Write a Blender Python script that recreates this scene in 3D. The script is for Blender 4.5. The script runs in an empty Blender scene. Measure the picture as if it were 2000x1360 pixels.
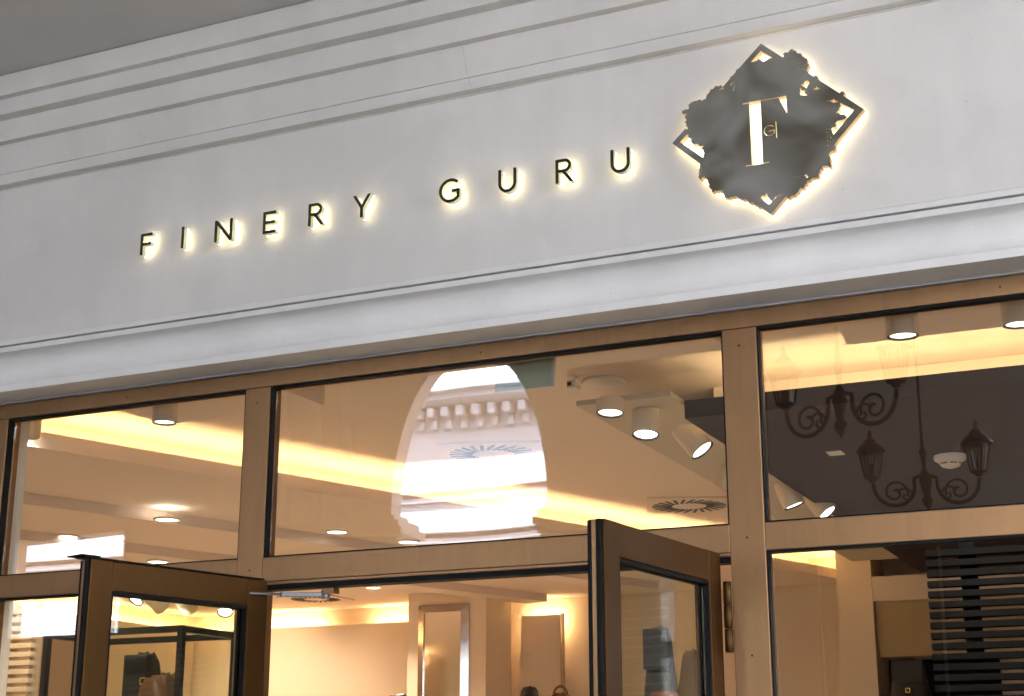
import bpy, bmesh, math, random
from mathutils import Vector, Matrix
from math import radians as rad, sin, cos, pi

S = bpy.context.scene
COL = S.collection
random.seed(7)

# ------------------------------------------------------------------ camera
cam_d = bpy.data.cameras.new('camera')
cam_d.sensor_width = 36.0
cam_d.lens = 36.0 * 2970.0 / 2000.0
cam_d.clip_start = 0.05
cam_d.clip_end = 500.0
cam = bpy.data.objects.new('camera', cam_d)
COL.objects.link(cam)
cam.location = (0.0, -5.6, 1.65)
cam.rotation_euler = (rad(90 + 15.9), 0.0, rad(24.77))
S.camera = cam

# ------------------------------------------------------------------ sky, sun, exposure
SUN_EL, SUN_AZ = 47.0, 58.0       # sun stands behind the shop, a little to its right
world = bpy.data.worlds.new('World')
S.world = world
world.use_nodes = True
wn = world.node_tree.nodes
sky = wn.new('ShaderNodeTexSky')
sky.sky_type = 'NISHITA'
sky.sun_disc = False
sky.sun_elevation = rad(SUN_EL)
sky.sun_rotation = rad(SUN_AZ)
sky.air_density = 1.0
sky.dust_density = 4.0
wn['Background'].inputs['Strength'].default_value = 0.15
world.node_tree.links.new(sky.outputs['Color'], wn['Background'].inputs['Color'])
sun_d = bpy.data.lights.new('sun', 'SUN')
sun_d.energy = 4.5
sun_d.angle = rad(0.53)
sun_d.color = (1.0, 0.96, 0.9)
sun = bpy.data.objects.new('sun', sun_d)
COL.objects.link(sun)
sd = Vector((sin(rad(SUN_AZ)) * cos(rad(SUN_EL)), cos(rad(SUN_AZ)) * cos(rad(SUN_EL)), sin(rad(SUN_EL))))
sun.rotation_euler = (-sd).to_track_quat('-Z', 'Y').to_euler()
sun.location = (0, 0, 30)

EV = 4.2
S.view_settings.view_transform = 'Standard'
S.view_settings.look = 'None'
S.view_settings.exposure = EV
S.view_settings.gamma = 1.0
S.view_settings.use_curve_mapping = False
K = 2.0 ** -EV                     # emission that shows as 1.0
S.render.engine = 'CYCLES'
S.cycles.max_bounces = 8
S.cycles.diffuse_bounces = 4
S.cycles.use_adaptive_sampling = True
S.cycles.adaptive_threshold = 0.02
S.cycles.glossy_bounces = 4
S.cycles.transmission_bounces = 8
S.cycles.transparent_max_bounces = 16
S.cycles.caustics_reflective = False
S.cycles.caustics_refractive = False
S.cycles.sample_clamp_indirect = 4.0
S.cycles.use_denoising = True


# ------------------------------------------------------------------ materials
def new_mat(name):
    m = bpy.data.materials.new(name)
    m.use_nodes = True
    return m, m.node_tree, m.node_tree.nodes['Principled BSDF']


def surf(name, col, rough=0.6, metal=0.0, var=0.08, scale=6.0, bump=0.0, bscale=120.0, stretch=(1, 1, 1), spec=0.5, coat=0.0):
    m, nt, b = new_mat(name)
    N, L = nt.nodes, nt.links
    tc = N.new('ShaderNodeTexCoord')
    mp = N.new('ShaderNodeMapping')
    mp.inputs['Scale'].default_value = stretch
    L.new(tc.outputs['Object'], mp.inputs['Vector'])
    no = N.new('ShaderNodeTexNoise')
    no.inputs['Scale'].default_value = scale
    no.inputs['Detail'].default_value = 6
    no.inputs['Roughness'].default_value = 0.6
    L.new(mp.outputs['Vector'], no.inputs['Vector'])
    mx = N.new('ShaderNodeMix')
    mx.data_type = 'RGBA'
    mx.inputs[6].default_value = tuple(c * (1 - var) for c in col) + (1,)
    mx.inputs[7].default_value = tuple(min(1, c * (1 + var)) for c in col) + (1,)
    L.new(no.outputs['Fac'], mx.inputs['Factor'])
    L.new(mx.outputs[2], b.inputs['Base Color'])
    rr = N.new('ShaderNodeMapRange')
    rr.inputs['To Min'].default_value = max(0.02, rough - 0.08)
    rr.inputs['To Max'].default_value = min(1, rough + 0.08)
    L.new(no.outputs['Fac'], rr.inputs['Value'])
    L.new(rr.outputs['Result'], b.inputs['Roughness'])
    b.inputs['Metallic'].default_value = metal
    b.inputs['Specular IOR Level'].default_value = spec
    b.inputs['Coat Weight'].default_value = coat
    if bump > 0:
        n2 = N.new('ShaderNodeTexNoise')
        n2.inputs['Scale'].default_value = bscale
        n2.inputs['Detail'].default_value = 4
        L.new(mp.outputs['Vector'], n2.inputs['Vector'])
        bp = N.new('ShaderNodeBump')
        bp.inputs['Strength'].default_value = bump
        bp.inputs['Distance'].default_value = 0.004
        L.new(n2.outputs['Fac'], bp.inputs['Height'])
        L.new(bp.outputs['Normal'], b.inputs['Normal'])
    return m


def emit(name, col, disp, sampled=True):
    """a lit surface: disp is the brightness it shows in the picture"""
    m, nt, b = new_mat(name)
    b.inputs['Base Color'].default_value = (*[min(1, c * 0.8) for c in col], 1)
    b.inputs['Roughness'].default_value = 0.4
    b.inputs['Emission Color'].default_value = (*col, 1)
    b.inputs['Emission Strength'].default_value = disp * K
    if not sampled:
        m.cycles.emission_sampling = 'NONE'
    return m


def glass_mat(name, ior=1.75, tint=(0.96, 0.97, 0.95)):
    m = bpy.data.materials.new(name)
    m.use_nodes = True
    N, L = m.node_tree.nodes, m.node_tree.links
    N.remove(N['Principled BSDF'])
    tr = N.new('ShaderNodeBsdfTransparent')
    tr.inputs['Color'].default_value = (*tint, 1)
    gl = N.new('ShaderNodeBsdfGlossy')
    gl.inputs['Roughness'].default_value = 0.0
    gl.inputs['Color'].default_value = (1, 1, 1, 1)
    tcg = N.new('ShaderNodeTexCoord')               # rolled glass is never quite flat
    wv = N.new('ShaderNodeTexNoise')
    wv.inputs['Scale'].default_value = 1.3
    wv.inputs['Detail'].default_value = 1.0
    L.new(tcg.outputs['Object'], wv.inputs['Vector'])
    wb = N.new('ShaderNodeBump')
    wb.inputs['Strength'].default_value = 0.25
    wb.inputs['Distance'].default_value = 0.0035
    L.new(wv.outputs['Fac'], wb.inputs['Height'])
    L.new(wb.outputs['Normal'], gl.inputs['Normal'])
    fr = N.new('ShaderNodeFresnel')
    geo = N.new('ShaderNodeNewGeometry')
    # the same ior whichever face is hit, so the back face never turns into a mirror
    mixn = N.new('ShaderNodeMix')
    mixn.data_type = 'FLOAT'
    mixn.inputs[2].default_value = ior
    mixn.inputs[3].default_value = 1.0 / ior
    L.new(geo.outputs['Backfacing'], mixn.inputs[0])
    L.new(mixn.outputs[0], fr.inputs['IOR'])
    mx = N.new('ShaderNodeMixShader')
    L.new(fr.outputs['Fac'], mx.inputs['Fac'])
    L.new(tr.outputs['BSDF'], mx.inputs[1])
    L.new(gl.outputs['BSDF'], mx.inputs[2])
    L.new(mx.outputs['Shader'], N['Material Output'].inputs['Surface'])
    return m


def plaster_mat(name, col, var):
    """painted render: large soft blotches, fine trowel grain, a few dark pits"""
    m = surf(name, col, rough=0.75, var=var, scale=1.4, bump=0.3, bscale=160)
    nt = m.node_tree
    N, L = nt.nodes, nt.links
    b = N['Principled BSDF']
    old = b.inputs['Base Color'].links[0].from_socket
    no = [n for n in N if n.type == 'TEX_NOISE' and n.inputs['Scale'].default_value < 2][0]
    mix = [n for n in N if n.type == 'MIX'][0]
    cl = N.new('ShaderNodeMapRange')
    cl.interpolation_type = 'SMOOTHSTEP'
    cl.inputs['From Min'].default_value = 0.36
    cl.inputs['From Max'].default_value = 0.64
    L.new(no.outputs['Fac'], cl.inputs['Value'])
    L.new(cl.outputs['Result'], mix.inputs['Factor'])
    tc = [n for n in N if n.type == 'TEX_COORD'][0]
    vo = N.new('ShaderNodeTexVoronoi')
    vo.inputs['Scale'].default_value = 9.0
    L.new(tc.outputs['Object'], vo.inputs['Vector'])
    rp = N.new('ShaderNodeMapRange')
    rp.inputs['From Min'].default_value = 0.012
    rp.inputs['From Max'].default_value = 0.03
    rp.inputs['To Min'].default_value = 0.55
    rp.inputs['To Max'].default_value = 1.0
    L.new(vo.outputs['Distance'], rp.inputs['Value'])
    grain = N.new('ShaderNodeTexNoise')
    grain.inputs['Scale'].default_value = 420.0
    grain.inputs['Detail'].default_value = 3
    L.new(tc.outputs['Object'], grain.inputs['Vector'])
    g2 = N.new('ShaderNodeMapRange')
    g2.inputs['To Min'].default_value = 0.93
    g2.inputs['To Max'].default_value = 1.05
    L.new(grain.outputs['Fac'], g2.inputs['Value'])
    st = N.new('ShaderNodeMapping')               # faint rain and dust streaks
    st.inputs['Scale'].default_value = (9.0, 9.0, 0.7)
    L.new(tc.outputs['Object'], st.inputs['Vector'])
    sn = N.new('ShaderNodeTexNoise')
    sn.inputs['Scale'].default_value = 1.0
    sn.inputs['Detail'].default_value = 5
    L.new(st.outputs['Vector'], sn.inputs['Vector'])
    s2 = N.new('ShaderNodeMapRange')
    s2.inputs['From Min'].default_value = 0.3
    s2.inputs['From Max'].default_value = 0.6
    s2.inputs['To Min'].default_value = 0.965
    s2.inputs['To Max'].default_value = 1.0
    L.new(sn.outputs['Fac'], s2.inputs['Value'])
    m0 = N.new('ShaderNodeMath')
    m0.operation = 'MULTIPLY'
    L.new(s2.outputs['Result'], m0.inputs[0])
    L.new(rp.outputs['Result'], m0.inputs[1])
    mu = N.new('ShaderNodeMath')
    mu.operation = 'MULTIPLY'
    L.new(m0.outputs[0], mu.inputs[0])
    L.new(g2.outputs['Result'], mu.inputs[1])
    sc = N.new('ShaderNodeVectorMath')
    sc.operation = 'SCALE'
    L.new(old, sc.inputs[0])
    L.new(mu.outputs[0], sc.inputs['Scale'])
    L.new(sc.outputs['Vector'], b.inputs['Base Color'])
    return m


M = {}
M['plaster'] = plaster_mat('grey_white_fascia_plaster', (0.738, 0.722, 0.682), 0.05)
M['moulding'] = plaster_mat('cool_white_moulding_paint', (0.79, 0.782, 0.755), 0.045)
M['ceiling'] = surf('arcade_ceiling_render', (0.62, 0.61, 0.59), rough=0.85, var=0.08, scale=2.5, bump=0.3, bscale=90)
M['alu_trim'] = surf('grey_aluminium_trim', (0.5, 0.5, 0.5), rough=0.45, metal=0.3, var=0.04)
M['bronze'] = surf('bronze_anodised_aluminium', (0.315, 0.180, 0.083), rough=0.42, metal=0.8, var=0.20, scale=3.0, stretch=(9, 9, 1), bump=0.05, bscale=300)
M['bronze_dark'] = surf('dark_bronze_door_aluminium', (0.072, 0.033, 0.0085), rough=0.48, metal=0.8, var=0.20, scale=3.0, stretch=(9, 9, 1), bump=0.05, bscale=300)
M['rubber'] = surf('black_rubber', (0.010, 0.010, 0.010), rough=0.6, var=0.1, spec=0.08)
M['steel'] = surf('brushed_steel', (0.20, 0.20, 0.22), rough=0.45, metal=0.7, var=0.05, scale=20)
M['chrome'] = surf('polished_chrome', (0.5, 0.46, 0.42), rough=0.12, metal=1.0, var=0.02)
M['mirror'] = surf('mirror_glass', (0.86, 0.86, 0.84), rough=0.02, metal=1.0, var=0.0)
M['glass'] = glass_mat('double_glazed_pane', ior=2.0)
M['door_glass'] = glass_mat('door_pane', ior=1.3, tint=(0.86, 0.9, 0.84))
M['wall_in'] = surf('cream_shop_wall_paint', (0.74, 0.60, 0.44), rough=0.7, var=0.04, scale=2, bump=0.08)
M['ceil_in'] = surf('warm_white_ceiling_paint', (0.78, 0.65, 0.54), rough=0.75, var=0.03, scale=2, bump=0.08)
M['dark_ceil'] = surf('dark_brown_ceiling_board', (0.03, 0.019, 0.018), rough=0.7, spec=0.2, var=0.1, scale=2)
M['fixture'] = surf('cream_lamp_enamel', (0.76, 0.63, 0.46), rough=0.4, var=0.03)
M['lamp_rim'] = surf('dark_lamp_rim', (0.05, 0.045, 0.045), rough=0.35, metal=0.6, var=0.05)
M['floor_in'] = surf('beige_stone_floor', (0.62, 0.52, 0.42), rough=0.35, var=0.12, scale=4)
M['paving'] = surf('grey_stone_paving', (0.13, 0.125, 0.12), rough=0.8, var=0.15, scale=1.5, bump=0.2, bscale=30)
M['stone'] = surf('arcade_limestone', (0.44, 0.40, 0.37), rough=0.85, var=0.10, scale=2, bump=0.3, bscale=60)
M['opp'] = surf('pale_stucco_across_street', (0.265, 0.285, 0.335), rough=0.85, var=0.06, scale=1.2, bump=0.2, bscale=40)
M['face_black'] = surf('black_gloss_letter_face', (0.028, 0.025, 0.021), rough=0.3, var=0.1)
M['wood'] = surf('light_oak_slat', (0.80, 0.64, 0.44), rough=0.5, var=0.15, scale=5, stretch=(1, 6, 20))
M['dark_wood'] = surf('black_stained_slat', (0.008, 0.008, 0.009), rough=0.8, var=0.2, spec=0.0, scale=5, stretch=(1, 6, 20))
M['black_metal'] = surf('black_steel_tube', (0.03, 0.032, 0.034), rough=0.35, metal=0.6, var=0.1)
M['leather_black'] = surf('black_leather', (0.022, 0.021, 0.022), rough=0.45, var=0.2, scale=30, bump=0.5, bscale=220)
M['leather_brown'] = surf('brown_leather', (0.11, 0.045, 0.02), rough=0.35, var=0.3, scale=8, bump=0.5, bscale=220)
M['leather_tan'] = surf('tan_suede', (0.22, 0.12, 0.055), rough=0.7, var=0.25, scale=12, bump=0.5, bscale=220)
M['brass'] = surf('brass_buckle', (0.75, 0.52, 0.16), rough=0.25, metal=1.0, var=0.05)
M['iron'] = surf('dark_cast_iron', (0.025, 0.022, 0.02), rough=0.55, metal=0.4, var=0.2, scale=15, bump=0.3, bscale=80)
M['lantern_glass'] = glass_mat('lantern_pane', ior=1.5, tint=(0.8, 0.8, 0.76))
M['plastic'] = surf('white_plastic', (0.68, 0.64, 0.58), rough=0.4, var=0.03)
M['green_glass'] = surf('frosted_green_sign_glass', (0.45, 0.52, 0.42), rough=0.3, var=0.05)
M['slot'] = surf('dark_vent_slot', (0.02, 0.018, 0.016), rough=0.6, var=0.1)
M['led'] = emit('warm_led_strip', (1.0, 0.75, 0.40), 66.0)
M['lens'] = emit('lamp_lens', (1.0, 0.93, 0.84), 14.0, False)
M['halo'] = emit('letter_backlight_acrylic', (1.0, 0.84, 0.52), 4.6)
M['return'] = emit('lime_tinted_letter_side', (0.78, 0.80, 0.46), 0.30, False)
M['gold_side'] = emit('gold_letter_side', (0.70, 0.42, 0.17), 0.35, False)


def emblem_face_mat():
    """dark metal, blurred reflections painted into its colour as soft clouds"""
    m, nt, b = new_mat('emblem_metal_painted_reflections')
    N, L = nt.nodes, nt.links
    tc = N.new('ShaderNodeTexCoord')
    no = N.new('ShaderNodeTexNoise')  # noise clouds in the colour imitate soft reflections of the arcade
    no.inputs['Scale'].default_value = 3.6
    no.inputs['Detail'].default_value = 1.2
    no.inputs['Distortion'].default_value = 1.2
    L.new(tc.outputs['Object'], no.inputs['Vector'])
    cr = N.new('ShaderNodeValToRGB')
    cr.color_ramp.elements[0].position = 0.32
    cr.color_ramp.elements[0].color = (0.112, 0.101, 0.074, 1)
    cr.color_ramp.elements[1].position = 0.68
    cr.color_ramp.elements[1].color = (0.30, 0.295, 0.265, 1)
    L.new(no.outputs['Fac'], cr.inputs['Fac'])
    L.new(cr.outputs['Color'], b.inputs['Base Color'])
    b.inputs['Metallic'].default_value = 0.3
    b.inputs['Roughness'].default_value = 0.42
    return m


M['emblem'] = emblem_face_mat()


# ------------------------------------------------------------------ mesh helpers
def link_mesh(name, me, mat, parent=None, smooth=False):
    o = bpy.data.objects.new(name, me)
    COL.objects.link(o)
    if mat is not None and len(me.materials) == 0:
        me.materials.append(mat)
    if parent is not None:
        o.parent = parent
        if parent.type == 'EMPTY' and not parent.get('_local'):
            o.location = -parent.location          # parts are modelled in world coordinates
    if smooth:
        for p in me.polygons:
            p.use_smooth = True
    return o


def bm_obj(name, bm, mat, parent=None, smooth=False):
    bmesh.ops.recalc_face_normals(bm, faces=bm.faces[:])
    me = bpy.data.meshes.new(name)
    bm.to_mesh(me)
    bm.free()
    return link_mesh(name, me, mat, parent, smooth)


def bm_box(bm, x0, x1, y0, y1, z0, z1, bev=0.0, mat4=None):
    vs = [bm.verts.new(p) for p in ((x0, y0, z0), (x1, y0, z0), (x1, y1, z0), (x0, y1, z0),
                                    (x0, y0, z1), (x1, y0, z1), (x1, y1, z1), (x0, y1, z1))]
    fs = [bm.faces.new([vs[i] for i in f]) for f in ((3, 2, 1, 0), (4, 5, 6, 7), (0, 1, 5, 4), (1, 2, 6, 5), (2, 3, 7, 6), (3, 0, 4, 7))]
    if mat4 is not None:
        for v in vs:
            v.co = mat4 @ v.co
    if bev > 0:
        es = list({e for f in fs for e in f.edges})
        bmesh.ops.bevel(bm, geom=es, offset=bev, segments=2, affect='EDGES', profile=0.6)


def box(name, x0, x1, y0, y1, z0, z1, mat, parent=None, bev=0.0):
    bm = bmesh.new()
    bm_box(bm, x0, x1, y0, y1, z0, z1, bev)
    return bm_obj(name, bm, mat, parent)


def prism_x(name, prof, x0, x1, mat, parent=None, smooth=False, seg=1):
    """closed (y,z) profile swept along X"""
    bm = bmesh.new()
    rings = []
    for i in range(seg + 1):
        x = x0 + (x1 - x0) * i / seg
        rings.append([bm.verts.new((x, y, z)) for y, z in prof])
    n = len(prof)
    for a, b in zip(rings, rings[1:]):
        for i in range(n):
            bm.faces.new((a[i], a[(i + 1) % n], b[(i + 1) % n], b[i]))
    bm.faces.new(rings[0])
    bm.faces.new(rings[-1][::-1])
    return bm_obj(name, bm, mat, parent, smooth)


def prism_z(name, pts, z0, z1, mat, parent=None):
    bm = bmesh.new()
    a = [bm.verts.new((x, y, z0)) for x, y in pts]
    b = [bm.verts.new((x, y, z1)) for x, y in pts]
    n = len(pts)
    for i in range(n):
        bm.faces.new((a[i], a[(i + 1) % n], b[(i + 1) % n], b[i]))
    bm.faces.new(a[::-1])
    bm.faces.new(b)
    return bm_obj(name, bm, mat, parent)


def slab(name, p, q, th, z0, z1, mat, parent=None, side=1):
    """upright board between ground points p and q, th thick to its left (side=1)"""
    p, q = Vector(p), Vector(q)
    d = (q - p).normalized()
    n = Vector((-d.y, d.x)) * th * side
    return prism_z(name, [tuple(p), tuple(q), tuple(q + n), tuple(p + n)], z0, z1, mat, parent)


def outline_solid(name, outer, holes, y_front, y_back, mat, parent=None):
    """an outline in the facade plane (x,z) with holes, given real thickness"""
    cu = bpy.data.curves.new('tmp', 'CURVE')
    cu.dimensions = '2D'
    cu.fill_mode = 'BOTH'
    cu.extrude = abs(y_back - y_front) / 2
    for loop in [outer] + list(holes):
        sp = cu.splines.new('POLY')
        sp.points.add(len(loop) - 1)
        for pt, (x, z) in zip(sp.points, loop):
            pt.co = (x, z, 0, 1)
        sp.use_cyclic_u = True
    ob = bpy.data.objects.new('tmp', cu)
    COL.objects.link(ob)
    dg = bpy.context.evaluated_depsgraph_get()
    me = bpy.data.meshes.new_from_object(ob.evaluated_get(dg))
    bpy.data.objects.remove(ob)
    bpy.data.curves.remove(cu)
    yc = (y_front + y_back) / 2
    for v in me.vertices:
        x, y, z = v.co
        v.co = (x, yc - z, y)
    me.materials.clear()
    me.name = name
    return link_mesh(name, me, mat, parent)


def bm_tube(bm, pts, r, n=8, cap=True):
    """round bar along points; r a number or one per point"""
    pts = [Vector(p) for p in pts]
    rs = r if isinstance(r, (list, tuple)) else [r] * len(pts)
    rings = []
    up = Vector((0, 0, 1))
    prev = None
    for i, p in enumerate(pts):
        d = (pts[min(i + 1, len(pts) - 1)] - pts[max(i - 1, 0)]).normalized()
        ref = up if abs(d.z) < 0.95 else Vector((0, 1, 0))
        if prev is not None:
            a = (prev - d * prev.dot(d))
            a = a.normalized() if a.length > 1e-6 else d.cross(ref).normalized()
        else:
            a = d.cross(ref).normalized()
        prev = a
        b = d.cross(a)
        rings.append([bm.verts.new(p + (a * cos(2 * pi * k / n) + b * sin(2 * pi * k / n)) * rs[i]) for k in range(n)])
    for u, v in zip(rings, rings[1:]):
        for k in range(n):
            bm.faces.new((u[k], u[(k + 1) % n], v[(k + 1) % n], v[k]))
    if cap:
        bm.faces.new(rings[0])
        bm.faces.new(rings[-1][::-1])


def tube(name, pts, r, mat, parent=None, n=8, smooth=True):
    bm = bmesh.new()
    bm_tube(bm, pts, r, n)
    return bm_obj(name, bm, mat, parent, smooth)


def bm_lathe(bm, prof, n=24, mat4=None):
    """(radius, z) profile turned about Z"""
    rings = []
    for r, z in prof:
        if r < 1e-5:
            rings.append([bm.verts.new((0, 0, z))])
        else:
            rings.append([bm.verts.new((r * cos(2 * pi * k / n), r * sin(2 * pi * k / n), z)) for k in range(n)])
    for a, b in zip(rings, rings[1:]):
        if len(a) == 1 and len(b) == 1:
            continue
        for k in range(n):
            k2 = (k + 1) % n
            if len(a) == 1:
                bm.faces.new((a[0], b[k], b[k2]))
            elif len(b) == 1:
                bm.faces.new((a[k], b[0], a[k2]))
            else:
                bm.faces.new((a[k], a[k2], b[k2], b[k]))
    if mat4 is not None:
        for ring in rings:
            for v in ring:
                v.co = mat4 @ v.co


def thing(name, label, cat, loc=(0, 0, 0), group=None, local=False, rotz=0.0):
    o = bpy.data.objects.new(name, None)
    o.empty_display_size = 0.1
    COL.objects.link(o)
    o.location = loc
    o.rotation_euler = (0, 0, rotz)
    o['label'] = label
    o['category'] = cat
    if group:
        o['group'] = group
    if local:
        o['_local'] = 1
    return o


def tag(o, label, cat, group=None):
    o['label'] = label
    o['category'] = cat
    if group:
        o['group'] = group
    return o


def struct(o):
    o['kind'] = 'structure'
    return o


# ------------------------------------------------------------------ ground and arcade
struct(box('ground', -60, 60, -60, 30, -0.2, 0.0, M['paving']))

AX0, AX1 = -24.0, 16.0
# shop facade above the glazing: fascia and its mouldings (y grows into the shop)
fac = thing('shop_facade', 'white plastered shop facade with sign fascia between two cornices', 'facade', (-3, 0, 3.45))
FY = -0.150
prism_x('fascia', [(FY, 3.7248), (FY, 4.5287), (0.30, 4.5287), (0.30, 3.7248)], AX0, AX1, M['plaster'], fac)
low = [(0.30, 3.452), (-0.185, 3.452), (-0.185, 3.485), (-0.176, 3.4855)]
for i in range(10):                                   # hollow between drip band and fillet
    a = rad(80) * (1 - i / 9)
    low.append((-0.050 - 0.135 * (1 - cos(a)), 3.582 - 0.096 * sin(a)))
for i in range(1, 10):
    a = pi / 2 * (1 - i / 9)
    low.append((-0.116 + 0.066 * sin(a), 3.6635 - 0.0815 * (1 - cos(a))))
low += [(-0.148, 3.6645), (-0.148, 3.690), (-0.115, 3.6905), (-0.115, 3.6955), (-0.160, 3.6958), (-0.160, 3.7190), (-0.157, 3.7215), (-0.138, 3.7217), (-0.138, 3.7240), (0.30, 3.7240)]
prism_x('lower_moulding', low, AX0, AX1, M['moulding'], fac)
upp = [(0.30, 4.5290), (-0.157, 4.5290), (-0.157, 4.5345), (-0.150, 4.5350), (-0.150, 4.5365), (-0.195, 4.5365), (-0.195, 4.5910), (-0.203, 4.5915)]
for i in range(7):
    t = i / 6
    upp.append((-0.203 - 0.022 * t * t, 4.594 + 0.143 * t))
upp += [(-0.225, 4.7380), (-0.265, 4.7380), (-0.265, 4.8520), (-0.323, 4.8520), (-0.323, 4.9360), (-0.359, 4.9360), (-0.359, 5.0478), (0.30, 5.0478)]
prism_x('upper_moulding', upp, AX0, AX1, M['plaster'], fac)
prism_x('drip_trim', [(-0.020, 3.443), (-0.020, 3.4475), (-0.016, 3.4478), (-0.016, 3.4495), (-0.020, 3.4498), (-0.020, 3.4517), (0.08, 3.4517), (0.08, 3.443)], AX0, AX1, M['alu_trim'], fac)
# hairline crack running down the upper moulding
def crack(parent):
    random.seed(3)
    bm = bmesh.new()
    z0, z1, n = 4.545, 4.735, 12
    pts = []
    x = -2.72
    for i in range(n + 1):
        t = i / n
        z = z1 + (z0 - z1) * t
        y = (-0.203 - 0.022 * max(0, (z - 4.594) / 0.143) ** 2) if z > 4.5925 else -0.195
        x += random.uniform(-0.004, 0.010)
        pts.append((x, y - 0.0012, z))
    for (a, b) in zip(pts, pts[1:]):
        w = 0.0007
        v = [bm.verts.new((a[0] - w, a[1], a[2])), bm.verts.new((a[0] + w, a[1], a[2])), bm.verts.new((b[0] + w, b[1], b[2])), bm.verts.new((b[0] - w, b[1], b[2]))]
        bm.faces.new(v)
    bm_obj('crack', bm, M['crack'], parent)
M['crack'] = surf('crack_grey', (0.36, 0.34, 0.32), rough=0.9)
crack(fac)
# the side walls of the building beside the glazing
struct(box('wall_right', 1.02, AX1, 0.0, 0.30, 0.0, 3.442, M['plaster']))
struct(box('wall_left', AX0, -5.46, 0.0, 0.30, 0.0, 3.442, M['plaster']))

# vaulted arcade ceiling springing from the upper cornice
vault = [(-0.300, 5.0480), (-0.40, 5.056)]
for i in range(1, 17):
    t = i / 16
    vault.append((-0.40 - 5.2 * t, 5.056 + 2.21 * t ** 2.2))
vault += [(-9.6, vault[-1][1]), (-9.6, 7.9), (0.30, 7.9), (0.30, 5.0480)]
struct(prism_x('arcade_ceiling', vault, AX0, AX1, M['ceiling'], None, False))
struct(box('light_blocking_end_wall', -17.0, -16.6, -8.49, -0.37, 0.0, 5.04, M['stone']))  # unseen wall added to block light and darken the fascia's left side

# outer wall of the arcade, behind the camera: one tall arch, a window and, to the right, open bays
aw = thing('arcade_wall', 'pale stone arcade wall with tall arch, reflected in the shop window', 'wall', (-7, -9, 0))
arch = [(-7.98, 0.02), (-7.98, 4.45)]
for i in range(1, 24):
    a = pi - pi * i / 24
    arch.append((-7.07 + 0.91 * cos(a), 4.45 + 1.70 * sin(a)))
arch += [(-6.16, 4.45), (-6.16, 0.02)]
win = [(-13.2, 3.30), (-13.2, 4.42), (-11.55, 4.48), (-11.55, 3.30)]
outline_solid('wall_panel', [(AX0, 0.0), (AX0, 7.3), (-1.05, 7.3), (-1.05, 0.0)], [arch, win], -8.5, -8.72, M['stone'], aw)
for k in range(3):
    x0 = 4.2 + 4.5 * k
    box('pier', x0, x0 + 0.7, -9.0, -8.5, 0.0, 6.0, M['stone'], aw, 0.02)
box('lintel', -1.05, AX1, -8.72, -8.5, 6.0, 7.3, M['stone'], aw, 0.02)
for (dz0, dz1, pr) in ((4.00, 4.07, 0.10), (4.07, 4.15, 0.17), (4.15, 4.24, 0.27), (4.24, 4.32, 0.20), (4.32, 4.40, 0.08)):
    box('impost_step', -9.6, -7.98 + pr, -8.72 - pr * 0.3, -8.5 + pr, dz0, dz1 - 0.002, M['stone'], aw, 0.012)
    box('impost_step', -6.16 - pr * 0.15, -4.4, -8.72 - pr * 0.3, -8.5 + pr, dz0, dz1 - 0.002, M['stone'], aw, 0.012)
for k in range(4):  # unseen dark panels added to keep the lower right pane's reflection dark
    x0 = -5.55 + 1.1 * k
    box('reflection_dark_panel', x0, x0 + 1.06, -8.49, -8.42, 0.02, 3.75, M['dark_wood'], aw, 0.01)
for x in (-8.55, -8.95, -9.35):                       # ribs rising to the vault
    tube('vault_rib', [(x, -8.5, 4.40), (x, -8.46, 5.2), (x + 0.05, -8.2, 6.2), (x + 0.2, -7.4, 7.0), (x + 0.5, -6.0, 7.26)], 0.07, M['stone'], aw, 8)

# building across the street
ob = thing('street_building', 'pale stucco building with bracketed cornice across the street, seen only in reflection', 'building', (-14, -20, 0))
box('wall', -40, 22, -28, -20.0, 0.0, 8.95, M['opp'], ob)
prism_x('cornice', [(-20.0, 8.60), (-19.75, 8.62), (-19.55, 8.70), (-19.55, 8.80), (-19.40, 8.84), (-19.40, 8.95), (-20.0, 8.95)], -40, 22, M['opp'], ob)
M['sky_white'] = surf('sky_white_wall_paint', (0.82, 0.84, 0.88), rough=0.85, var=0.04)
box('sky_stand_in_wall', -40, 22, -28, -20.6, 8.95, 14.0, M['sky_white'], ob)  # added white wall, stands in for bright sky above the cornice
bkme = None
for k in range(40):
    x = -18.4 + 0.31 * k
    bm = bmesh.new()
    if bkme is None:
        bm_box(bm, -0.075, 0.075, -20.0, -19.70, 8.40, 8.60, 0.03)
        bm_box(bm, -0.06, 0.06, -20.0, -19.88, 8.20, 8.398, 0.03)
        o = bm_obj('bracket', bm, M['opp'], ob)
        bkme = o.data
    else:
        bm.free()
        o = link_mesh('bracket', bkme, None, ob)
    o.location = o.location + Vector((x, 0, 0))
for z, d in ((7.0, 0.16), (6.82, 0.08), (6.2, 0.2), (6.02, 0.12), (5.6, 0.22), (4.2, 0.15)):
    box('string_course', -40, 22, -20.0, -20.0 + d, z, z + 0.1, M['opp'], ob, 0.015)
for k in range(12):
    x = -24 + 3.1 * k
    box('pilaster', x, x + 0.55, -20.0, -19.9, 0.0, 6.0, M['opp'], ob, 0.01)

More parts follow.
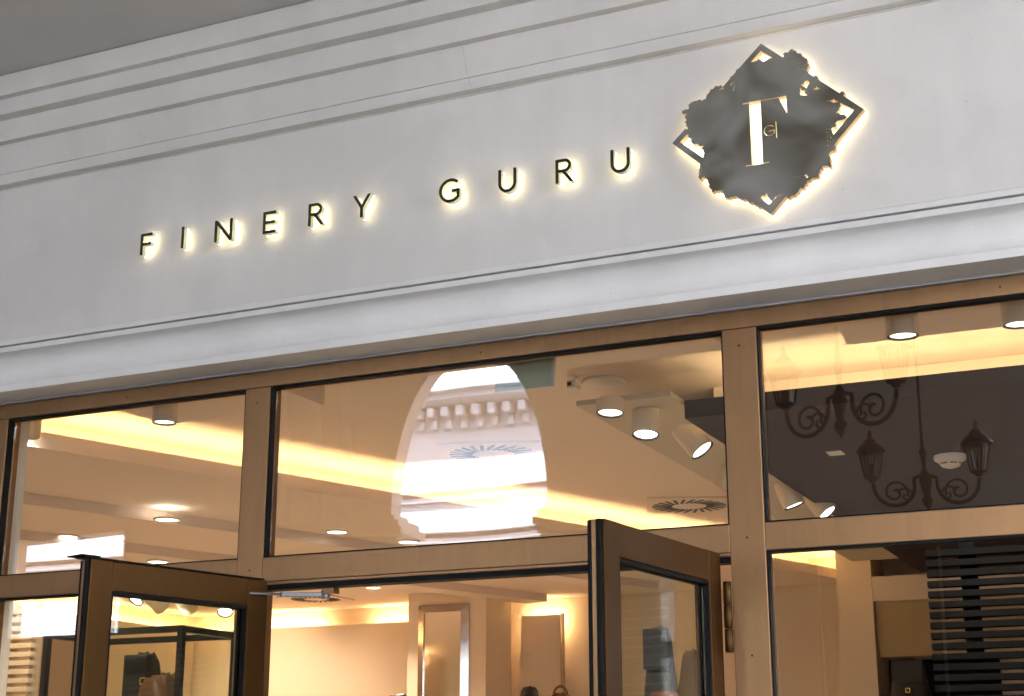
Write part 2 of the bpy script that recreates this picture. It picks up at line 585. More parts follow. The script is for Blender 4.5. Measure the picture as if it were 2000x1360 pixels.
# ------------------------------------------------------------------ shopfront frame and glass
fr = thing('shopfront_frame', 'bronze aluminium shopfront frame with three transom lights', 'shopfront', (-2.2, 0, 0))
XA, XB0, XB1, XC0, XC1, XD = -5.323, -3.922, -3.790, -1.668, -1.530, 0.90
ZH0, ZH1, ZR0, ZR1 = 3.371, 3.4425, 2.488, 2.594
FD = 0.095
box('head_rail', -5.46, 1.02, 0.0, FD, ZH0, ZH1, M['bronze'], fr, 0.003)
for x0, x1 in ((-5.455, XA), (XB0, XB1), (XC0, XC1), (XD, 1.015)):
    box('post', x0, x1, 0.0005, FD - 0.001, 0.02, ZH0 - 0.0012, M['bronze'], fr, 0.003)
for x0, x1 in ((XA, XB0), (XB1, XC0), (XC1, XD)):
    box('transom_rail', x0 + 0.0012, x1 - 0.0012, 0.001, FD - 0.002, ZR0, ZR1, M['bronze'], fr, 0.003)
for x0, x1 in ((XA, XB0), (XC1, XD)):
    box('sill_rail', x0 + 0.0012, x1 - 0.0012, 0.001, FD - 0.002, 0.02, 0.14, M['bronze'], fr, 0.003)


def pane(x0, x1, z0, z1):
    g = 0.006
    bm = bmesh.new()
    e = 0.0008
    ya, yb = 0.006, 0.044
    bm_box(bm, x0 + e, x0 + g, ya, yb, z0 + e, z1 - e)
    bm_box(bm, x1 - g, x1 - e, ya, yb, z0 + e, z1 - e)
    bm_box(bm, x0 + g + e, x1 - g - e, ya, yb, z1 - g - 0.004, z1 - e)
    bm_box(bm, x0 + g + e, x1 - g - e, ya, yb, z0 + e, z0 + g)
    gp = box('glass_pane', x0 + e, x1 - e, 0.0455, 0.0575, z0 + e, z1 - e, M['glass'], fr)
    bm_obj('gasket', bm, M['rubber'], gp)


for x0, x1 in ((XA, XB0), (XB1, XC0), (XC1, XD)):
    pane(x0, x1, ZR1, ZH0 - 0.0012)
for x0, x1 in ((XA, XB0), (XC1, XD)):
    pane(x0, x1, 0.14, ZR0)
# small countersunk screws in posts and head rail
for (x, z) in ((-3.856, 3.30), (-3.856, 2.541), (-1.60, 3.30), (-1.60, 2.541), (-1.60, 2.10), (-5.39, 3.30), (-5.39, 2.541), (-2.73, 3.405), (-0.6, 3.405), (-4.6, 3.405)):
    bm = bmesh.new()
    bm_lathe(bm, [(0, -0.0012), (0.0030, -0.0012), (0.0045, -0.0004), (0.0045, 0.0006)], 10, Matrix.Translation((x, 0, z)) @ Matrix.Rotation(rad(-90), 4, 'X'))
    bm_obj('screw', bm, M['bronze_dark'], fr, True)
# door head seal and track under the middle transom
box('door_head', XB1 + 0.002, XC0 - 0.002, 0.004, 0.055, 2.474, ZR0 - 0.001, M['bronze'], fr, 0.002)
box('door_seal', XB1 + 0.002, XC0 - 0.002, 0.012, 0.085, 2.452, 2.4735, M['rubber'], fr, 0.002)


# ------------------------------------------------------------------ doors
def door(name, label, hinge, ang, W, side, H=2.470):
    """leaf along local +X from the hinge; the face towards the camera at local y=0, thickness to side"""
    t = thing(name, label, 'door', (hinge[0], hinge[1], 0.012), 'open glazed shop doors', True, ang)
    T = 0.062 * side
    y0, y1 = min(0, T), max(0, T)
    st, top, bot = 0.105, 0.115, 0.26
    z0 = 0.0
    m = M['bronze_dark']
    box('stile', 0, st, y0, y1, z0, H, m, t, 0.003)
    box('stile', W - st, W, y0, y1, z0, H, m, t, 0.003)
    box('top_rail', st + 0.001, W - st - 0.001, y0 + 0.0005, y1 - 0.0005, H - top, H - 0.0005, m, t, 0.003)
    box('bottom_rail', st + 0.001, W - st - 0.001, y0 + 0.0005, y1 - 0.0005, z0, bot, m, t, 0.003)
    ym = (y0 + y1) / 2
    gp = box('glass_pane', st + 0.001, W - st - 0.001, ym - 0.006, ym + 0.006, bot + 0.001, H - top - 0.001, M['door_glass'], t)
    bm = bmesh.new()
    for (ya, yb) in ((y0 + 0.004, ym - 0.0065), (ym + 0.0065, y1 - 0.004)):
        bm_box(bm, st + 0.0012, st + 0.010, ya, yb, bot + 0.002, H - top - 0.002)
        bm_box(bm, W - st - 0.010, W - st - 0.0012, ya, yb, bot + 0.002, H - top - 0.002)
        bm_box(bm, st + 0.0105, W - st - 0.0105, ya, yb, H - top - 0.014, H - top - 0.0015)
        bm_box(bm, st + 0.0105, W - st - 0.0105, ya, yb, bot + 0.0015, bot + 0.012)
    bm_obj('gasket', bm, M['rubber'], gp)
    # free edge: seals and a bright metal bar
    e = W + 0.0008
    box('edge_seal', e, e + 0.008, y0 + 0.002 * 1, y0 + 0.016, z0, H - 0.004, M['rubber'], t, 0.002)
    box('edge_bar', e, e + 0.010, y0 + 0.018, y0 + 0.034, z0, H - 0.002, M['bronze'], t, 0.002)
    box('edge_seal', e, e + 0.012, y0 + 0.036, y1 - 0.008, z0, H - 0.001, M['rubber'], t, 0.003)
    return t


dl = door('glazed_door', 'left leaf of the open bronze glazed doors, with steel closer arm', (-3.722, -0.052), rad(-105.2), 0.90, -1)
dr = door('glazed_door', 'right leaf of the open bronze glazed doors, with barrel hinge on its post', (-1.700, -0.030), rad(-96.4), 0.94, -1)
box('top_cap', 0.02, 0.93, -0.066, 0.002, 2.4712, 2.478, M['rubber'], dl, 0.002)
box('top_cap', 0.86, 0.945, -0.10, 0.002, 2.4782, 2.484, M['rubber'], dl, 0.002)
# barrel hinge on the right leaf
for k in range(3):
    bm = bmesh.new()
    bm_lathe(bm, [(0, 0), (0.014, 0), (0.016, 0.002), (0.016, 0.083), (0.014, 0.085), (0, 0.085)], 16, Matrix.Translation((0.004, 0.026, 2.10 + 0.088 * k)))
    bm_obj('hinge_barrel', bm, M['bronze_dark'], dr, True)
# closer arm from the left leaf to the door head
ca = thing('door_closer_arm', 'slim grey steel closer arm between left door leaf and door head', 'closer arm', (-3.75, -0.05, 2.44))
tube('rod', [(-3.80, -0.20, 2.420), (-3.66, -0.035, 2.424)], 0.006, M['steel'], ca, 8)
bm = bmesh.new()
a = Matrix.Translation((-3.575, 0.02, 2.424)) @ Matrix.Rotation(rad(27), 4, 'Z')
bm_box(bm, -0.11, 0.08, -0.012, 0.012, -0.010, 0.010, 0.004, a)
bm_obj('arm', bm, M['steel'], ca)
bm = bmesh.new()
bm_lathe(bm, [(0, -0.018), (0.018, -0.018), (0.020, -0.014), (0.020, 0.014), (0.018, 0.018), (0, 0.018)], 16, Matrix.Translation((-3.497, 0.058, 2.424)))
bm_obj('pivot', bm, M['steel'], ca, True)
box('mount_block', -3.495, -3.44, 0.03, 0.08, 2.425, 2.450, M['bronze'], ca, 0.003)
bm = bmesh.new()
bm_box(bm, -0.035, 0.035, -0.012, 0.002, -0.011, 0.011, 0.003, Matrix.Translation((-3.80, -0.205, 2.42)) @ Matrix.Rotation(rad(-105), 4, 'Z'))
bm_obj('shoe', bm, M['steel'], ca)

# ------------------------------------------------------------------ sign letters
CAP, ST = 0.105, 0.0130


def arc(cx, cz, r, a0, a1, n=18):
    return [(cx + r * cos(rad(a0 + (a1 - a0) * i / n)), cz + r * sin(rad(a0 + (a1 - a0) * i / n))) for i in range(n + 1)]


def glyph(c):
    h, w = CAP, ST
    if c == 'F':
        return [(0, 0), (0, h), (.064, h), (.064, h - w), (w, h - w), (w, .059), (.058, .059), (.058, .059 - w), (w, .059 - w), (w, 0)], []
    if c == 'I':
        return [(0, 0), (0, h), (w, h), (w, 0)], []
    if c == 'N':
        W = .096
        return [(0, 0), (0, h), (.0135, h), (W - w, .021), (W - w, h), (W, h), (W, 0), (W - .0135, 0), (w, h - .021), (w, 0)], []
    if c == 'E':
        W = .067
        return [(0, 0), (0, h), (W, h), (W, h - w), (w, h - w), (w, .059), (W - .005, .059), (W - .005, .059 - w), (w, .059 - w), (w, w), (W, w), (W, 0)], []
    if c == 'R':
        rb = .0295
        zb = h - 2 * rb
        out = [(0, 0), (0, h)] + arc(.040, h - rb, rb, 90, -78) + [(.079, 0), (.0645, 0), (.0285, zb), (w, zb), (w, 0)]
        hole = [(w, zb + w), (w, h - w)] + arc(.040, h - rb, rb - w, 90, -90)
        return out, [hole]
    if c == 'Y':
        W, m = .088, .044
        return [(m - w / 2, 0), (m - w / 2, .044), (0, h), (.0138, h), (m, .0565), (W - .0138, h), (W, h), (m + w / 2, .044), (m + w / 2, 0)], []
    if c == 'U':
        r = .0415
        return [(0, h)] + arc(r, r, r, 180, 360) + [(2 * r, h), (2 * r - w, h)] + arc(r, r, r - w, 360, 180) + [(w, h)], []
    if c == 'G':
        R = .0545
        r = R - w
        cx, cz = .052, CAP / 2
        xo = R * cos(rad(-38))
        ai = -math.degrees(math.acos((xo - w) / r))
        out = arc(cx, cz, R, 47, 322, 30) + [(cx + xo, cz + .004), (cx + .006, cz + .004), (cx + .006, cz + .004 - w), (cx + xo - w, cz + .004 - w)] + arc(cx, cz, r, 360 + ai, 47, 30)
        return out, []


LET = [('F', -4.412, 'first letter of the sign, at its left end'), ('I', -4.178, 'second letter of the sign, a single bar'),
       ('N', -3.992, 'third letter of the sign'), ('E', -3.728, 'fourth letter of the sign'),
       ('R', -3.488, 'last but one letter of the first sign word'), ('Y', -3.259, 'last letter of the first sign word'),
       ('G', -2.830, 'first letter of the second sign word'), ('U', -2.552, 'second letter of the second sign word'),
       ('R', -2.290, 'third letter of the second sign word'), ('U', -2.046, 'last letter of the sign, beside the emblem')]
for c, x, txt in LET:
    t = thing('sign_letter', 'slim black backlit letter %s, %s' % (c, txt), 'letter', (x, FY, 4.0235), 'backlit letters on the fascia')
    o_, h_ = glyph(c)
    sh = lambda L: [(x + a, 4.0235 + b) for a, b in L]
    outline_solid('letter_face', sh(o_), [sh(q) for q in h_], -0.2085, -0.2050, M['face_black'], t)
    outline_solid('letter_side', sh(o_), [sh(q) for q in h_], -0.2048, -0.1800, M['return'], t)
    outline_solid('backlight', sh(o_), [sh(q) for q in h_], -0.1798, -0.1700, M['halo'], t)

# ------------------------------------------------------------------ emblem
OUT = [(-1.3988, 4.4703, 0),(-1.3139, 4.3917, 1),(-1.3116, 4.403, 1),(-1.3043, 4.4114, 1),(-1.293, 4.4083, 1),(-1.287, 4.4133, 1),(-1.2699, 4.4115, 1),(-1.2589, 4.4042, 1),(-1.2509, 4.392, 1),(-1.2373, 4.3799, 1),(-1.2264, 4.3714, 1),(-1.2185, 4.3605, 1),(-1.218, 4.3482, 1),(-1.2172, 4.3326, 1),(-1.2207, 4.3199, 1),(-1.217, 4.3045, 0),(-1.1945, 4.2822, 1),(-1.1907, 4.2905, 1),(-1.1831, 4.2859, 1),(-1.1833, 4.272, 0),(-1.1003, 4.1948, 1),(-1.0932, 4.2018, 1),(-1.0813, 4.1971, 1),(-1.0877, 4.1827, 0),(-1.0137, 4.1122, 0),(-1.1204, 4.0033, 1),(-1.1262, 3.9973, 1),(-1.1335, 3.9856, 1),(-1.13, 3.9703, 1),(-1.1376, 3.9628, 1),(-1.1547, 3.9529, 1),(-1.1516, 3.9388, 1),(-1.1536, 3.9245, 1),(-1.1517, 3.9095, 1),(-1.154, 3.8976, 1),(-1.1654, 3.9101, 1),(-1.1792, 3.9084, 1),(-1.1826, 3.8973, 1),(-1.1939, 3.8922, 1),(-1.2001, 3.8798, 1),(-1.1997, 3.868, 1),(-1.2173, 3.8699, 1),(-1.2274, 3.8669, 1),(-1.2315, 3.8529, 1),(-1.2423, 3.8577, 1),(-1.2472, 3.848, 1),(-1.2551, 3.8364, 1),(-1.2735, 3.8337, 1),(-1.2808, 3.8232, 1),(-1.2896, 3.8147, 1),(-1.3011, 3.8078, 1),(-1.3155, 3.7979, 1),(-1.3262, 3.8073, 0),(-1.3347, 3.8057, 0),(-1.392, 3.7476, 0),(-1.4262, 3.7766, 0),(-1.4316, 3.781, 1),(-1.4424, 3.7816, 1),(-1.4508, 3.7971, 1),(-1.4788, 3.8088, 1),(-1.5011, 3.8214, 1),(-1.5177, 3.8354, 1),(-1.5289, 3.8439, 1),(-1.5405, 3.8428, 1),(-1.5523, 3.837, 1),(-1.5636, 3.8436, 1),(-1.5747, 3.8545, 1),(-1.5789, 3.8671, 1),(-1.5842, 3.8788, 1),(-1.597, 3.8792, 1),(-1.6116, 3.8792, 1),(-1.6258, 3.89, 1),(-1.6359, 3.9008, 1),(-1.6364, 3.919, 1),(-1.6416, 3.938, 1),(-1.6495, 3.9479, 1),(-1.659, 3.9459, 1),(-1.6683, 3.9329, 1),(-1.6738, 3.9435, 1),(-1.6777, 3.9491, 1),(-1.6756, 3.9603, 1),(-1.6698, 3.9733, 1),(-1.6663, 3.9879, 1),(-1.6675, 4.0045, 0),(-1.7799, 4.1115, 0),(-1.7216, 4.1653, 1),(-1.7158, 4.1586, 1),(-1.7132, 4.1668, 1),(-1.721, 4.1856, 1),(-1.7188, 4.1977, 1),(-1.7243, 4.2112, 1),(-1.7197, 4.2228, 1),(-1.7136, 4.2279, 1),(-1.7334, 4.2473, 1),(-1.7233, 4.2435, 1),(-1.7082, 4.2456, 1),(-1.7049, 4.2543, 1),(-1.7076, 4.2611, 1),(-1.6983, 4.2718, 1),(-1.683, 4.2782, 1),(-1.665, 4.2778, 1),(-1.6473, 4.2712, 1),(-1.6322, 4.2757, 1),(-1.63, 4.2865, 1),(-1.6193, 4.3031, 1),(-1.6129, 4.3144, 1),(-1.5948, 4.3201, 1),(-1.583, 4.3196, 1),(-1.5624, 4.3142, 0),(-1.5305, 4.3446, 1),(-1.5272, 4.352, 1),(-1.5219, 4.3528, 0),(-1.5053, 4.3688, 1),(-1.5018, 4.3806, 1),(-1.4948, 4.3791, 0)]
HOL = [[(-1.4003, 4.438, 0),(-1.3529, 4.3962, 1),(-1.3773, 4.3939, 1),(-1.4003, 4.3987, 1),(-1.4236, 4.3992, 1),(-1.4423, 4.3994, 0)], [(-1.7147, 4.1398, 0),(-1.7474, 4.1099, 0),(-1.6532, 4.0252, 1),(-1.6466, 4.0436, 1),(-1.6516, 4.0518, 1),(-1.6484, 4.0758, 1),(-1.6717, 4.0862, 1),(-1.697, 4.0969, 1),(-1.7037, 4.1105, 1),(-1.6934, 4.1142, 1),(-1.7062, 4.124, 1),(-1.7132, 4.1296, 1)], [(-1.1014, 4.1561, 0),(-1.049, 4.1149, 0),(-1.1339, 4.0271, 1),(-1.1378, 4.0444, 1),(-1.1207, 4.0632, 1),(-1.1157, 4.0831, 1),(-1.0788, 4.0938, 1),(-1.1042, 4.1094, 1),(-1.1244, 4.1229, 1),(-1.1032, 4.1271, 1),(-1.0991, 4.1395, 1)], [(-1.4354, 3.8224, 0),(-1.3975, 3.7855, 0),(-1.356, 3.8169, 1),(-1.334, 3.8191, 1),(-1.3523, 3.8234, 1),(-1.3718, 3.816, 1),(-1.3872, 3.7997, 1),(-1.3979, 3.8357, 1),(-1.4097, 3.827, 1),(-1.4221, 3.8279, 1),(-1.4299, 3.8197, 1)], [(-1.4837, 4.2273, 0),(-1.3079, 4.2264, 0),(-1.3083, 4.1499, 0),(-1.3395, 4.2223, 0),(-1.4113, 4.223, 0),(-1.4136, 3.9628, 0),(-1.3891, 3.9632, 0),(-1.3887, 3.9584, 0),(-1.482, 3.958, 0),(-1.4829, 3.963, 0),(-1.4582, 3.9628, 0),(-1.4583, 4.2229, 0),(-1.4828, 4.2222, 0)], [(-1.2316, 4.2745, 1),(-1.2177, 4.2705, 1),(-1.2233, 4.2515, 1),(-1.2278, 4.2402, 1),(-1.2387, 4.2485, 1),(-1.251, 4.2601, 1),(-1.2379, 4.2624, 1)], [(-1.2529, 4.2471, 1),(-1.2567, 4.2278, 1),(-1.2432, 4.216, 1),(-1.2255, 4.2094, 1),(-1.236, 4.2237, 1),(-1.2301, 4.2286, 1),(-1.2466, 4.2379, 1)], [(-1.1982, 4.2361, 1),(-1.1884, 4.2414, 1),(-1.1723, 4.2273, 1),(-1.1864, 4.2259, 1)], [(-1.1532, 4.171, 1),(-1.128, 4.1751, 1),(-1.1075, 4.1657, 1),(-1.1114, 4.1562, 1),(-1.1287, 4.1632, 1)], [(-1.5085, 4.3339, 0),(-1.5288, 4.3124, 0),(-1.5316, 4.3161, 0),(-1.5145, 4.3307, 0)], [(-1.5119, 4.3097, 0),(-1.5186, 4.288, 0),(-1.5209, 4.2897, 0),(-1.5148, 4.3096, 0)], [(-1.583, 4.3034, 0),(-1.5672, 4.3133, 0),(-1.5532, 4.3068, 0),(-1.5652, 4.3048, 0),(-1.5747, 4.3042, 0)], [(-1.3567, 4.1276, 0),(-1.3522, 4.1268, 0),(-1.3522, 4.0555, 0),(-1.3567, 4.0564, 0)], [(-1.6625, 3.9793, 0),(-1.6602, 3.9777, 0),(-1.6705, 3.9539, 0),(-1.6728, 3.9555, 0)], [(-1.2553, 3.8835, 1),(-1.2431, 3.8825, 1),(-1.2415, 3.8717, 1),(-1.2515, 3.871, 1)], [(-1.3641, 4.1069, 0),(-1.367, 4.11, 0),(-1.3703, 4.1125, 0),(-1.374, 4.1144, 0),(-1.3779, 4.1156, 0),(-1.382, 4.116, 0),(-1.3861, 4.1157, 0),(-1.39, 4.1146, 0),(-1.3937, 4.1128, 0),(-1.397, 4.1104, 0),(-1.3998, 4.1074, 0),(-1.402, 4.1039, 0),(-1.4036, 4.1, 0),(-1.4045, 4.0959, 0),(-1.4046, 4.0917, 0),(-1.404, 4.0875, 0),(-1.4027, 4.0835, 0),(-1.4008, 4.0797, 0),(-1.3982, 4.0764, 0),(-1.3951, 4.0736, 0),(-1.3916, 4.0714, 0),(-1.3878, 4.0698, 0),(-1.3838, 4.069, 0),(-1.3797, 4.0689, 0),(-1.3757, 4.0696, 0),(-1.3719, 4.071, 0),(-1.3684, 4.0731, 0),(-1.3653, 4.0758, 0),(-1.3628, 4.0791, 0),(-1.3608, 4.0827, 0),(-1.3596, 4.0867, 0),(-1.36, 4.0944, 0),(-1.3858, 4.092, 0),(-1.3854, 4.0883, 0),(-1.3654, 4.0887, 0),(-1.3638, 4.0864, 0),(-1.365, 4.0833, 0),(-1.3668, 4.0804, 0),(-1.369, 4.0779, 0),(-1.3716, 4.0759, 0),(-1.3746, 4.0743, 0),(-1.3778, 4.0734, 0),(-1.381, 4.073, 0),(-1.3844, 4.0732, 0),(-1.3876, 4.0741, 0),(-1.3907, 4.0755, 0),(-1.3935, 4.0774, 0),(-1.3959, 4.0798, 0),(-1.3979, 4.0826, 0),(-1.3993, 4.0857, 0),(-1.4003, 4.089, 0),(-1.4006, 4.0925, 0),(-1.4004, 4.0959, 0),(-1.3996, 4.0992, 0),(-1.3982, 4.1023, 0),(-1.3963, 4.1051, 0),(-1.394, 4.1075, 0),(-1.3913, 4.1094, 0),(-1.3883, 4.1108, 0),(-1.3851, 4.1116, 0),(-1.3817, 4.1119, 0),(-1.3784, 4.1115, 0),(-1.3752, 4.1105, 0),(-1.3722, 4.109, 0),(-1.3695, 4.1069, 0),(-1.3672, 4.1044, 0)]]
SPK = [(-1.1583, 4.0448, 0.00406),(-1.141, 4.0321, 0.00435),(-1.1446, 4.0198, 0.0044),(-1.1584, 4.0545, 0.00252),(-1.1566, 4.023, 0.00349),(-1.1525, 4.0258, 0.00275),(-1.1564, 3.989, 0.004),(-1.1468, 3.9986, 0.00258),(-1.1538, 4.0307, 0.00227),(-1.1481, 4.032, 0.00275),(-1.1382, 4.0257, 0.00292),(-1.1434, 4.0279, 0.0038),(-1.1494, 3.9862, 0.00383),(-1.1377, 4.0292, 0.00294),(-1.1546, 4.0174, 0.00259),(-1.1469, 4.018, 0.00363),(-1.1418, 4.0221, 0.00303),(-1.1577, 3.9971, 0.00335),(-1.1557, 4.0078, 0.00386),(-1.1359, 4.0058, 0.00231),(-1.1498, 4.0562, 0.0023),(-1.1493, 4.0394, 0.00357),(-1.1496, 4.0238, 0.00267),(-1.1473, 4.0267, 0.00397),(-1.1365, 4.0386, 0.00304),(-1.1575, 4.0095, 0.00402),(-1.2481, 4.3516, 0.00407),(-1.2664, 4.3662, 0.0044),(-1.2567, 4.3581, 0.00364),(-1.2558, 4.3661, 0.00435),(-1.2834, 4.3701, 0.00298),(-1.2666, 4.3613, 0.0026),(-1.2895, 4.3964, 0.00263),(-1.2225, 4.3476, 0.00347),(-1.28, 4.3637, 0.00361),(-1.2604, 4.3716, 0.00322),(-1.2345, 4.3512, 0.00234),(-1.3019, 4.3712, 0.00256),(-1.231, 4.3685, 0.00369),(-1.23, 4.3465, 0.00325),(-1.2254, 4.3233, 0.00293),(-1.252, 4.3338, 0.00419),(-1.2247, 4.3422, 0.00337),(-1.231, 4.3542, 0.00292),(-1.2336, 4.3387, 0.00312),(-1.2166, 4.3407, 0.00368),(-1.236, 4.3426, 0.00246),(-1.2332, 4.323, 0.00423),(-1.4064, 4.3817, 0.00292),(-1.2296, 4.3272, 0.00288),(-1.2318, 4.3204, 0.00365),(-1.2538, 4.3302, 0.00324),(-1.2406, 4.3306, 0.00336),(-1.2516, 4.3332, 0.00268),(-1.2509, 4.3349, 0.00309),(-1.1648, 4.1177, 0.00175),(-1.1723, 4.1146, 0.00184),(-1.1673, 4.1246, 0.00157),(-1.295, 3.8834, 0.00159),(-1.2738, 3.8754, 0.00178),(-1.2818, 3.8801, 0.00221),(-1.3003, 3.8776, 0.0024),(-1.0514, 4.1315, 0.00165),(-1.0991, 4.1493, 0.00238),(-1.0412, 4.1413, 0.00214),(-1.0671, 4.1589, 0.00207),(-1.08, 4.0455, 0.00236),(-1.0547, 4.0821, 0.00243),(-1.1094, 4.0355, 0.00151),(-1.0775, 4.0507, 0.00244)]

def jag_pieces(loop, amps, depth):
    """one list of points per side of the loop, roughened by its own amount"""
    def sub(a, b, d, amp):
        if d == 0:
            return [a]
        dx, dz = b[0] - a[0], b[1] - a[1]
        k = random.uniform(-amp, amp)
        m = ((a[0] + b[0]) / 2 - dz * k, (a[1] + b[1]) / 2 + dx * k)
        return sub(a, m, d - 1, amp) + sub(m, b, d - 1, amp)
    out = []
    for i, p in enumerate(loop):
        q = loop[(i + 1) % len(loop)]
        out.append(sub((p[0], p[1]), (q[0], q[1]), depth if p[2] else 0, amps[i]))
    return out


def crossing(a, b, c, d):
    def o(p, q, r):
        return (q[0] - p[0]) * (r[1] - p[1]) - (q[1] - p[1]) * (r[0] - p[0])
    return o(a, b, c) * o(a, b, d) < 0 and o(c, d, a) * o(c, d, b) < 0


def rough_loops(loops, depths, amp):
    """roughen several loops together; sides that would cross another are calmed until nothing crosses"""
    amps = [[amp if p[2] else 0.0 for p in lp] for lp in loops]
    for rnd in range(9):
        pcs = []
        for li, lp in enumerate(loops):
            random.seed(31 + li)
            pcs.append(jag_pieces(lp, amps[li], depths[li]))
        edges = []
        for li, pc in enumerate(pcs):
            flat = [(pt, i) for i, l_ in enumerate(pc) for pt in l_]
            for k in range(len(flat)):
                p, q = flat[k][0], flat[(k + 1) % len(flat)][0]
                edges.append((p, q, li, flat[k][1], min(p[0], q[0]), max(p[0], q[0])))
        edges.sort(key=lambda e: e[4])
        bad = set()
        for i, e in enumerate(edges):
            for f in edges[i + 1:]:
                if f[4] > e[5]:
                    break
                if crossing(e[0], e[1], f[0], f[1]):
                    bad.add((e[2], e[3]))
                    bad.add((f[2], f[3]))
        if not bad:
            break
        for li, i in bad:
            amps[li][i] *= 0.4 if rnd < 6 else 0.0
    return [[pt for l_ in pc for pt in l_] for pc in pcs]


def inside(pt, poly):
    x, y = pt
    r = False
    n = len(poly)
    for i in range(n):
        x1, y1 = poly[i]
        x2, y2 = poly[(i + 1) % n]
        if (y1 > y) != (y2 > y) and x < (x2 - x1) * (y - y1) / (y2 - y1) + x1:
            r = not r
    return r


def seg_dist(pt, poly):
    d = 9.0
    p = Vector(pt)
    for i in range(len(poly)):
        a, b = Vector(poly[i]), Vector(poly[(i + 1) % len(poly)])
        ab = b - a
        t = 0 if ab.length < 1e-9 else max(0, min(1, (p - a).dot(ab) / ab.length_squared))
        d = min(d, (a + ab * t - p).length)
    return d


em = thing('emblem_sign', 'dark diamond emblem with ragged brush blot and cut out serif letter, glowing edges', 'emblem', (-1.40, FY, 4.1))
loops_ = rough_loops([OUT] + HOL, [3] + [2] * len(HOL), 0.42)
e_out, e_holes = loops_[0], loops_[1:]
random.seed(11)
for (x, z, r) in SPK:
    r = max(r, 0.0022)
    if not inside((x, z), e_out) or seg_dist((x, z), e_out) < r * 1.6:
        continue
    if any(inside((x, z), h) or seg_dist((x, z), h) < r * 1.6 for h in e_holes):
        continue
    a0 = random.uniform(0, 6.28)
    e_holes.append([(x + r * random.uniform(0.6, 1) * cos(a0 + k * 1.2566), z + r * random.uniform(0.6, 1) * sin(a0 + k * 1.2566)) for k in range(5)])
outline_solid('emblem_face', e_out, e_holes, -0.2085, -0.2050, M['emblem'], em)
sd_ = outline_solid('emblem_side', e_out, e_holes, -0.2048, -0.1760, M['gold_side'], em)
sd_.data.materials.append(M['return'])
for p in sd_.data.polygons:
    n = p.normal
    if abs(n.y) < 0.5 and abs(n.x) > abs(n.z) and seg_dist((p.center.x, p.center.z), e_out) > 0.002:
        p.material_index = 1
M['beam'] = surf('shade_toned_beam_paint', (0.56, 0.49, 0.38), rough=0.7, var=0.04)  # khaki tone carries the shade of the beam's underside in its colour
M['halo_emblem'] = emit('emblem_backlight_acrylic', (1.0, 0.88, 0.60), 3.0)
outline_solid('backlight', e_out, [], -0.1758, -0.1690, M['halo_emblem'], em)

# ------------------------------------------------------------------ shop interior shell
IX0, IX1, IY1 = -10.1, 3.4, 8.1
struct(box('shop_floor', IX0, IX1, 0.11, IY1, 0.0, 0.02, M['floor_in']))
struct(box('wall_back', IX0 - 0.1, IX1 + 0.1, IY1, IY1 + 0.1, 0.0, 3.8, M['wall_in']))
struct(box('wall_side_left', IX0 - 0.1, IX0, 0.31, IY1 - 0.001, 0.0, 3.8, M['wall_in']))
struct(box('wall_side_right', IX1, IX1 + 0.1, 0.31, IY1 - 0.001, 0.0, 3.8, M['wall_in']))
struct(box('shop_ceiling', IX0, IX1, 0.305, IY1, 3.60, 3.75, M['ceil_in']))
# lowered ceiling on the left with a lit cove along its slanting edge
A, B = Vector((-5.80, 0.10)), Vector((-2.90, 8.10))
A = Vector((-5.65, 0.49)) + (Vector((-5.65, 0.49)) - Vector((-3.87, 5.42))).normalized() * 0.16
B = Vector((-5.65, 0.49)) + (Vector((-3.87, 5.42)) - Vector((-5.65, 0.49))).normalized() * 8.08
dvec = (B - A).normalized()
nvec = Vector((-dvec.y, dvec.x))
struct(prism_z('lowered_ceiling', [tuple(A), tuple(B), (IX0 + 0.001, B.y), (IX0 + 0.001, A.y)], 3.362, 3.385, M['ceil_in']))
struct(slab('cove_lip', tuple(A), tuple(B), 0.025, 3.3852, 3.450, M['ceil_in']))
A2, B2 = A + nvec * 0.42, B + nvec * 0.42
struct(slab('cove_back', tuple(A2), tuple(B2), 0.03, 3.3852, 3.599, M['ceil_in']))
tag(slab('cove_light', tuple(A + nvec * 0.11), tuple(B + nvec * 0.11), 0.012, 3.3855, 3.40, M['led']), 'warm light strip hidden behind the slanting edge of the lowered white ceiling', 'light strip', 'cove light strips')
# further steps of the lowered ceiling
for k, (off, w) in enumerate(((1.25, 0.30), (2.6, 0.28))):
    a_, b_ = A + nvec * off, B + nvec * off
    struct(slab('ceiling_beam', tuple(a_ + dvec * 0.3), tuple(b_ - dvec * 1.3), w, 3.290, 3.3615, M['ceil_in']))
# dark lowered ceiling on the right, its front edge lit from above
struct(box('dark_ceiling', -2.235, IX1 - 0.001, 1.2605, 7.4, 3.330, 3.350, M['dark_ceil']))
struct(box('dark_ceiling_edge', -2.235, IX1 - 0.001, 1.23, 1.260, 3.330, 3.420, M['dark_ceil']))
tag(box('cove_light', -2.10, IX1 - 0.1, 1.335, 1.350, 3.3505, 3.366, M['led']), 'warm light strip above the front edge of the dark brown ceiling', 'light strip', 'cove light strips')
struct(box('cove_back', -2.235, IX1 - 0.002, 1.72, 1.75, 3.3503, 3.599, M['ceil_in']))
# boxed beam carrying the spotlights
struct(box('spot_beam', -2.72, -2.24, 1.04, 7.0, 3.400, 3.425, M['beam']))
for yb in (5.0, 6.6):
    struct(box('beam_hanger', -2.52, -2.44, yb, yb + 0.06, 3.4255, 3.598, M['ceil_in']))
